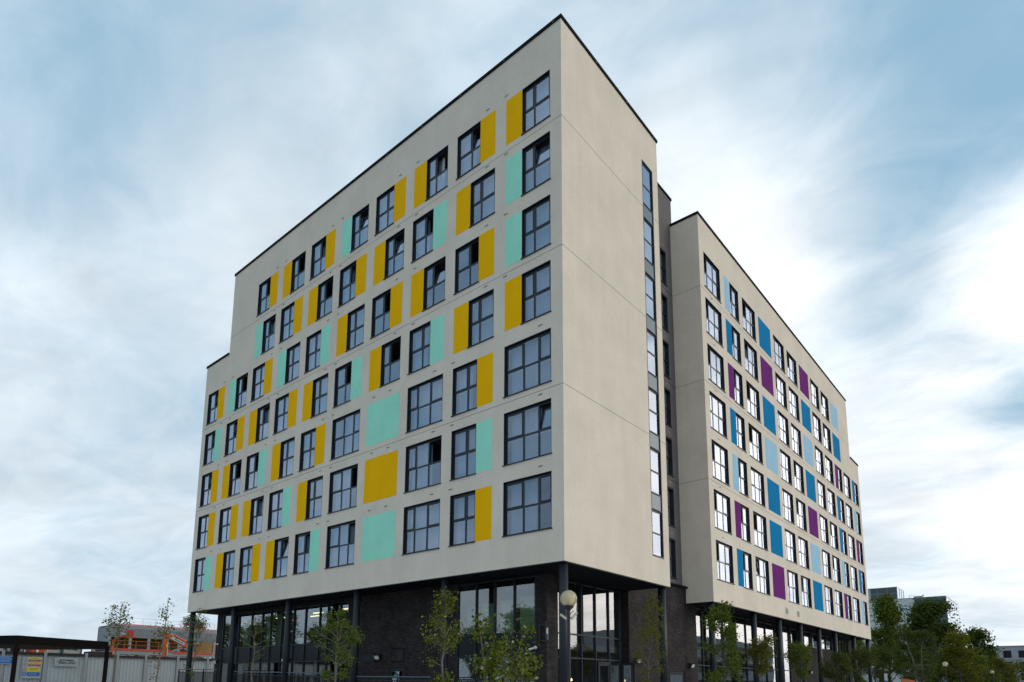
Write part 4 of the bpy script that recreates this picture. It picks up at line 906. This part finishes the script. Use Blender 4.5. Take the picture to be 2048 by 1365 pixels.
# boom lifts
t2 = thing('boom_lift', (-62, 12.2, GZ), 'orange boom lift with a white labelled arm raised beside the left column', 'boom lift')
q = MB(); q.box(-63.2, -61, 11.3, 13.6, .2, 1.3, 'orange'); part('body', q, t2)
for x_ in (-63, -61):
    for y_ in (11.4, 13.3): q = MB(); q.tube([(x_-.15, y_, GZ+.5), (x_+.15, y_, GZ+.5)], .5, 'tyre', 16); part('wheel', q, t2)
q = MB(); q.beam((-62, 12.2, 1.3), (-62, 12.15, 5.4), .36, .34, 'orange'); q.beam((-61.8, 12.35, 3.4), (-61.8, 12.35, 4.9), .1, .2, 'sign_white'); q.beam((-61.78, 12.2, 4.3), (-61.78, 12.2, 4.7), .05, .3, 's_yel'); part('mast', q, t2)
q = MB(); q.tube([(-62, 11.75, 5.6), (-62, 12.0, 6.05), (-62, 12.35, 5.6), (-62, 12.2, 5.2)], .22, 'orange', 8); part('knuckle', q, t2)
q = MB(); q.beam((-62, 12.3, 5.62), (-62, 14.9, 4.45), .34, .46, 'orange'); q.beam((-61.8, 12.65, 5.45), (-61.8, 14.2, 4.76), .02, .34, 'sign_white'); q.beam((-61.78, 13.1, 5.25), (-61.78, 13.75, 4.96), .01, .07, 's_text'); q.beam((-61.78, 13.85, 4.93), (-61.78, 14.0, 4.86), .01, .17, 's_blue'); part('arm', q, t2)
q = MB(); q.tube([(-61.9, 12.0, 6.1), (-61.9, 12.95, 5.65)], .07, 'sign_white', 8); q.tube([(-61.9, 12.95, 5.68), (-61.9, 14.4, 5.0)], .13, 'orange', 8); part('hydraulic_cylinder', q, t2)
q = MB(); q.beam((-62, 14.85, 4.7), (-62, 15.1, 3.3), .4, .4, 'orange'); q.box(-62.5, -61.5, 14.6, 16.2, 2.2, 3.3, 'orange'); part('counterweight', q, t2)
t2 = thing('boom_lift', (-62, 7.5, GZ), 'smaller orange boom lift partly hidden behind the left young tree', 'boom lift')
q = MB(); q.tube([(-62, 6.85, 3.4), (-62, 6.9, 4.2), (-62, 7.05, 4.95), (-62, 7.4, 5.2), (-62, 8.05, 5.28)], .13, 'orange', 8); part('arm', q, t2)
q = MB(); q.box(-62.4, -61.6, 8.0, 8.9, 5.15, 5.35, 'orange'); q.box(-62.4, -61.6, 8.1, 8.7, 5.36, 5.95, 's_red'); q.tube([(-61.6, 7.2, 5.55), (-61.6, 8.0, 5.45)], .07, 'sign_white', 8); part('basket', q, t2)
q = MB(); q.box(-63, -61, 6.2, 8.6, .1, 1.6, 'orange'); q.box(-62.3, -61.7, 6.6, 7.1, 1.6, 3.4, 'orange'); part('body', q, t2)
for x_ in (-63, -61):
    for y_ in (6.4, 8.3): q = MB(); q.tube([(x_-.15, y_, GZ+.5), (x_+.15, y_, GZ+.5)], .5, 'tyre', 16); part('wheel', q, t2)

# ------------------------------------------------------------------ distant buildings on the right
GY_ = 185.4
t2 = thing('glass_office', (-9.4, GY_, GZ), 'glass and pale panelled office block rising behind the large trees', 'building')
q = MB(); q.box(-60, -16.4, GY_, GY_+25, GZ, 24.1, 'gwhite'); q.box(-16.4, -9.6, GY_+.2, GY_+24.8, GZ, 23.8, 'room'); q.box(-26.6, -20.3, GY_+.3, GY_+10.8, 24.1, 27.3, 'room'); q.box(-60, -9.4, GY_-.1, GY_+25.2, 24.1, 24.25, 'gmul')
for z_ in (22.1, 18.4, 14.6): q.box(-60, -16.45, GY_-.03, GY_-.003, z_-.06, z_+.06, 'panelg')
for x_ in (-21, -26, -31): q.box(x_-.05, x_+.05, GY_-.03, GY_-.003, 0, 24, 'panelg')
part('wall', q, t2)
q = MB(); q.face([(-16.3, GY_-.05, GZ), (-9.4, GY_-.05, GZ), (-9.4, GY_-.05, 23.9), (-16.3, GY_-.05, 23.9)], 'gdark'); part('front_glazing', q, t2)
q = MB(); q.face([(-9.38, GY_, GZ), (-9.38, GY_+25.1, GZ), (-9.38, GY_+25.1, 24.0), (-9.38, GY_, 24.0)], 'gside'); part('side_glazing', q, t2)
q = MB()
for k in range(10): z_ = 23.9-1.9*k; q.box(-16.3, -9.38, GY_-.12, GY_-.06, z_-.05, z_+.05, 'gmul')
for k in range(5): x_ = -16.3+k*1.73; q.box(x_-.06, x_+.06, GY_-.12, GY_-.06, GZ, 23.9, 'gmul')
for k in range(4): z_ = 22.1-3.8*k; q.box(-9.37, -9.34, GY_, GY_+25.1, z_-.06, z_+.06, 'panelg')
for k in range(6): y_ = GY_+k*5; q.box(-9.37, -9.35, y_-.03, y_+.03, GZ, 24, 'panelg')
part('mullions', q, t2)
q = MB(); q.face([(-27.1, GY_, 24.2), (-20.14, GY_, 24.2), (-20.14, GY_, 27.5), (-27.1, GY_, 27.5)], 'gdark'); q.face([(-20.14, GY_, 24.2), (-20.14, GY_+10.9, 24.2), (-20.14, GY_+10.9, 27.5), (-20.14, GY_, 27.5)], 'gside'); q.face([(-27.1, GY_, 27.52), (-20.1, GY_, 27.52), (-20.1, GY_+10.9, 27.52), (-27.1, GY_+10.9, 27.52)], 'gmul')
for x_ in (-27.1, -24.9, -22.5, -20.2): q.box(x_-.05, x_+.05, GY_-.08, GY_-.02, 24.2, 27.5, 'gmul')
q.box(-27.1, -20.14, GY_-.08, GY_-.02, 25.8, 25.9, 'gmul'); q.box(-27.1, -20.10, GY_-.1, GY_-.01, 27.42, 27.56, 'gmul')
for y_ in (3, 6, 9): q.box(-20.12, -20.06, GY_+y_, GY_+y_+.08, 24.2, 27.5, 'gmul')
part('roof_pavilion', q, t2)
q = MB()
for a_, b_, c_, d_ in ((-19.7, 22.25, .5, .18), (-18.8, 22.25, .5, .18), (-19.9, 20.9, .75, .85), (-18.55, 20.95, .35, .65), (-19.2, 20.2, .3, .2), (-18.3, 20.2, .6, .2), (-18.6, 19.5, .8, .45), (-20.6, 19.0, .3, .5), (-17.4, 19.3, .4, .5), (-21.5, 17.2, .9, .3)): q.box(a_, a_+c_, GY_-.06, GY_-.035, b_, b_+d_, 'teal')
part('wall_motif', q, t2)
q = MB(); q.beam((-17.6, GY_+1, 24.2), (-17.6, GY_+1, 25), .1, .1, 'gmul'); q.beam((-17.6, GY_+1, 24.95), (-16.6, GY_+1, 24.95), .08, .08, 'gmul'); q.box(-16.6, -14.6, GY_+1, GY_+3, 24.2, 24.75, 'gmul'); part('roof_plant', q, t2)

OY = 238.1
t2 = thing('concrete_office', (8, OY, GZ), 'low pale concrete office with rows of dark square windows at the right edge', 'building')
oh = [(-5.68+3.7*i, -3.6+3.7*i, z_-2.33, z_) for i in range(-1, 14) for z_ in (12.12, 8.72, 5.3, 1.9)]
oh = [h for h in oh]
q = MB(); wall_sheet(q, (0, OY), 0, -9.6, 44, [(-9.6, 44, GZ, 13.3)], oh, 'conc')
q.face([(-9.6, OY+14, GZ), (-9.6, OY, GZ), (-9.6, OY, 13.3), (-9.6, OY+14, 13.3)], 'conc'); q.face([(-9.6, OY, 13.28), (44, OY, 13.28), (44, OY+14, 13.28), (-9.6, OY+14, 13.28)], 'conc')
for z_ in (9.25, 5.85, 2.4): q.box(-9.6, 44, OY-.06, OY-.004, z_-.06, z_+.06, 'panelg')
part('wall', q, t2)
q = MB(); q.box(-5.6, 44.1, OY-.15, OY+14, 13.3, 13.55, 'gmul'); part('roof_edge', q, t2)
q = MB(); q.box(-9.3, -6.2, OY+1, OY+8, 13.3, 15.0, 'hpost'); part('plant_room', q, t2)
wm_ = MB(); wm_.box(0, 2.08, .30, .35, 0, 2.33, 'winblk'); wm_.box(0, 2.08, .0, .08, 0, .06, 'panelg')
for a_ in ((0, .03), (2.05, 2.08)): wm_.box(a_[0], a_[1], 0, .3, .06, 2.33, 'conc')
wm_.box(.03, 2.05, 0, .3, 2.27, 2.33, 'conc'); wm_.box(.03, 2.05, .08, .3, 0, .06, 'conc'); wme = wm_.mesh('window')
for h in oh: put('window', wme, t2, (h[0]-8, 0, h[2]-GZ))

# buildings and trees on the far side of the road, seen only as reflections
def ref_office(x0, y0, y1, h, label, mat, nst):
    t3 = thing('office_block', (x0, (y0+y1)/2, GZ), label, 'building'); q = MB(); q.box(x0, x0+14, y0, y1, GZ, h, mat); part('wall', q, t3)
    for k in range(nst):
        z_ = GZ+1.2+k*(h-GZ)/nst; q = MB(); q.box(x0-.03, x0-.002, y0+1, y1-1, z_, z_+1.5, 'winblk')
        n_ = int((y1-y0-2)/2.4)
        for i in range(n_+1): q.box(x0-.06, x0-.031, y0+1+i*2.4-.06, y0+1+i*2.4+.06, z_, z_+1.5, 'gmul')
        part('window_band', q, t3)
ref_office(44, 96, 170, 11.5, 'grey banded office block across the road on the right', 'conc', 3)
ref_office(46, 40, 90, 6.6, 'low dark brick block across the road on the right', 'brick', 2)
src = None
for k, (x, y, s) in enumerate(((-33, -36, 1.0), (-42, -38, .85), (-50, -36, 1.15), (-59, -38, 1.0), (-67, -36, 1.2), (-76, -38, 1.0), (-85, -36, 1.25), (-95, -37, 1.1), (-104, -36, 1.2))):
    if src is None:
        src = make_tree('street_tree', (x, y, GZ), 8.5, 'leafy street tree in the row across the side road', 'tree', ball(3.4), 1.2, 'leaf_mid', 'bark', 9000, .28, 77, .16, group='street trees across the side road')
    else:
        c = src.copy(); COL.objects.link(c); c.location = (x, y, GZ); c.scale = (s, s, s); c.rotation_euler = (0, 0, k*1.3)
        for ch in list(src.children): d = ch.copy(); COL.objects.link(d); d.parent = c

# ------------------------------------------------------------------ cars and small signs at the right
def car(x, y, mat, label, rz, hh=1.5):
    t2 = thing('parked_car', (x, y, GZ), label, 'car', 'cars parked by the office', rz)
    pf = [(-2.1, .3), (-2.15, .75), (-1.9, .92), (-1.2, .98), (-.55, hh-.02), (.9, hh), (1.6, 1.0), (2.1, .85), (2.15, .3)]
    q = MB()
    for s_ in (-1, 1): q.face([(a_, s_*(.85 if b_ < 1.05 else .66), b_) for a_, b_ in (pf if s_ < 0 else pf[::-1])], mat)
    for (a_, b_), (c_, d_) in zip(pf, pf[1:]):
        w0, w1_ = (.85 if b_ < 1.05 else .66), (.85 if d_ < 1.05 else .66); q.face([(a_, -w0, b_), (a_, w0, b_), (c_, w1_, d_), (c_, -w1_, d_)], mat)
    q.face([(-2.1, -.85, .3), (2.15, -.85, .3), (2.15, .85, .3), (-2.1, .85, .3)], 'tyre'); part('body', q, t2, False)
    q = MB(); q.face([(-1.12, -.78, 1.02), (-1.12, .78, 1.02), (-.60, .66, hh-.06), (-.60, -.66, hh-.06)], 'winblk'); q.face([(1.55, -.78, 1.04), (.93, -.66, hh-.04), (.93, .66, hh-.04), (1.55, .78, 1.04)], 'winblk')
    for v in range(len(q.v)): q.v[v] = (q.v[v][0]*1.02, q.v[v][1], q.v[v][2]+.01)
    for s_ in (-1, 1): q.face([(-1.0, s_*.83, 1.02), (1.4, s_*.83, 1.02), (.85, s_*.69, hh-.08), (-.5, s_*.69, hh-.08)][::-s_], 'winblk')
    part('windows', q, t2, False)
    for a_ in (-1.3, 1.35):
        for s_ in (-1, 1): q = MB(); q.tube([(a_, s_*.72, .32), (a_, s_*.88, .32)], .32, 'tyre', 18); q.tube([(a_, s_*.88, .32), (a_, s_*.89, .32)], .2, 'panelg', 14); part('wheel', q, t2, False)
car(9.3, 82, 'carblue', 'pale blue parked car at the foot of the concrete office', R(200), 1.75)
car(1.6, 62, 'carwhite', 'white parked car half hidden below the dark trees', R(100), 1.9)
t2 = thing('totem_sign', (.27, 50.6, GZ), 'slim white and blue totem sign below the trees', 'sign'); q = MB(); q.box(.17, .37, 50.55, 50.65, GZ, 1.35, 's_blue'); part('base', q, t2); q = MB(); q.box(.16, .38, 50.54, 50.66, 1.36, 2.0, 'white'); part('panel', q, t2)
t2 = thing('orange_board', (.8, 57.8, GZ), 'orange board low behind the birch trunk', 'sign'); q = MB(); q.face([(.2, 57.8, .6), (1.4, 57.9, .6), (1.4, 57.9, 1.45), (.25, 57.8, 1.65)], 'carred'); q.face([(.2, 57.84, .6), (.25, 57.84, 1.65), (1.4, 57.94, 1.45), (1.4, 57.94, .6)], 'carred'); part('panel', q, t2)
for x_ in (.3, 1.3): q = MB(); q.box(x_-.03, x_+.03, 57.87, 57.93, GZ, 1.3, 'lamp_black'); part('leg', q, t2)
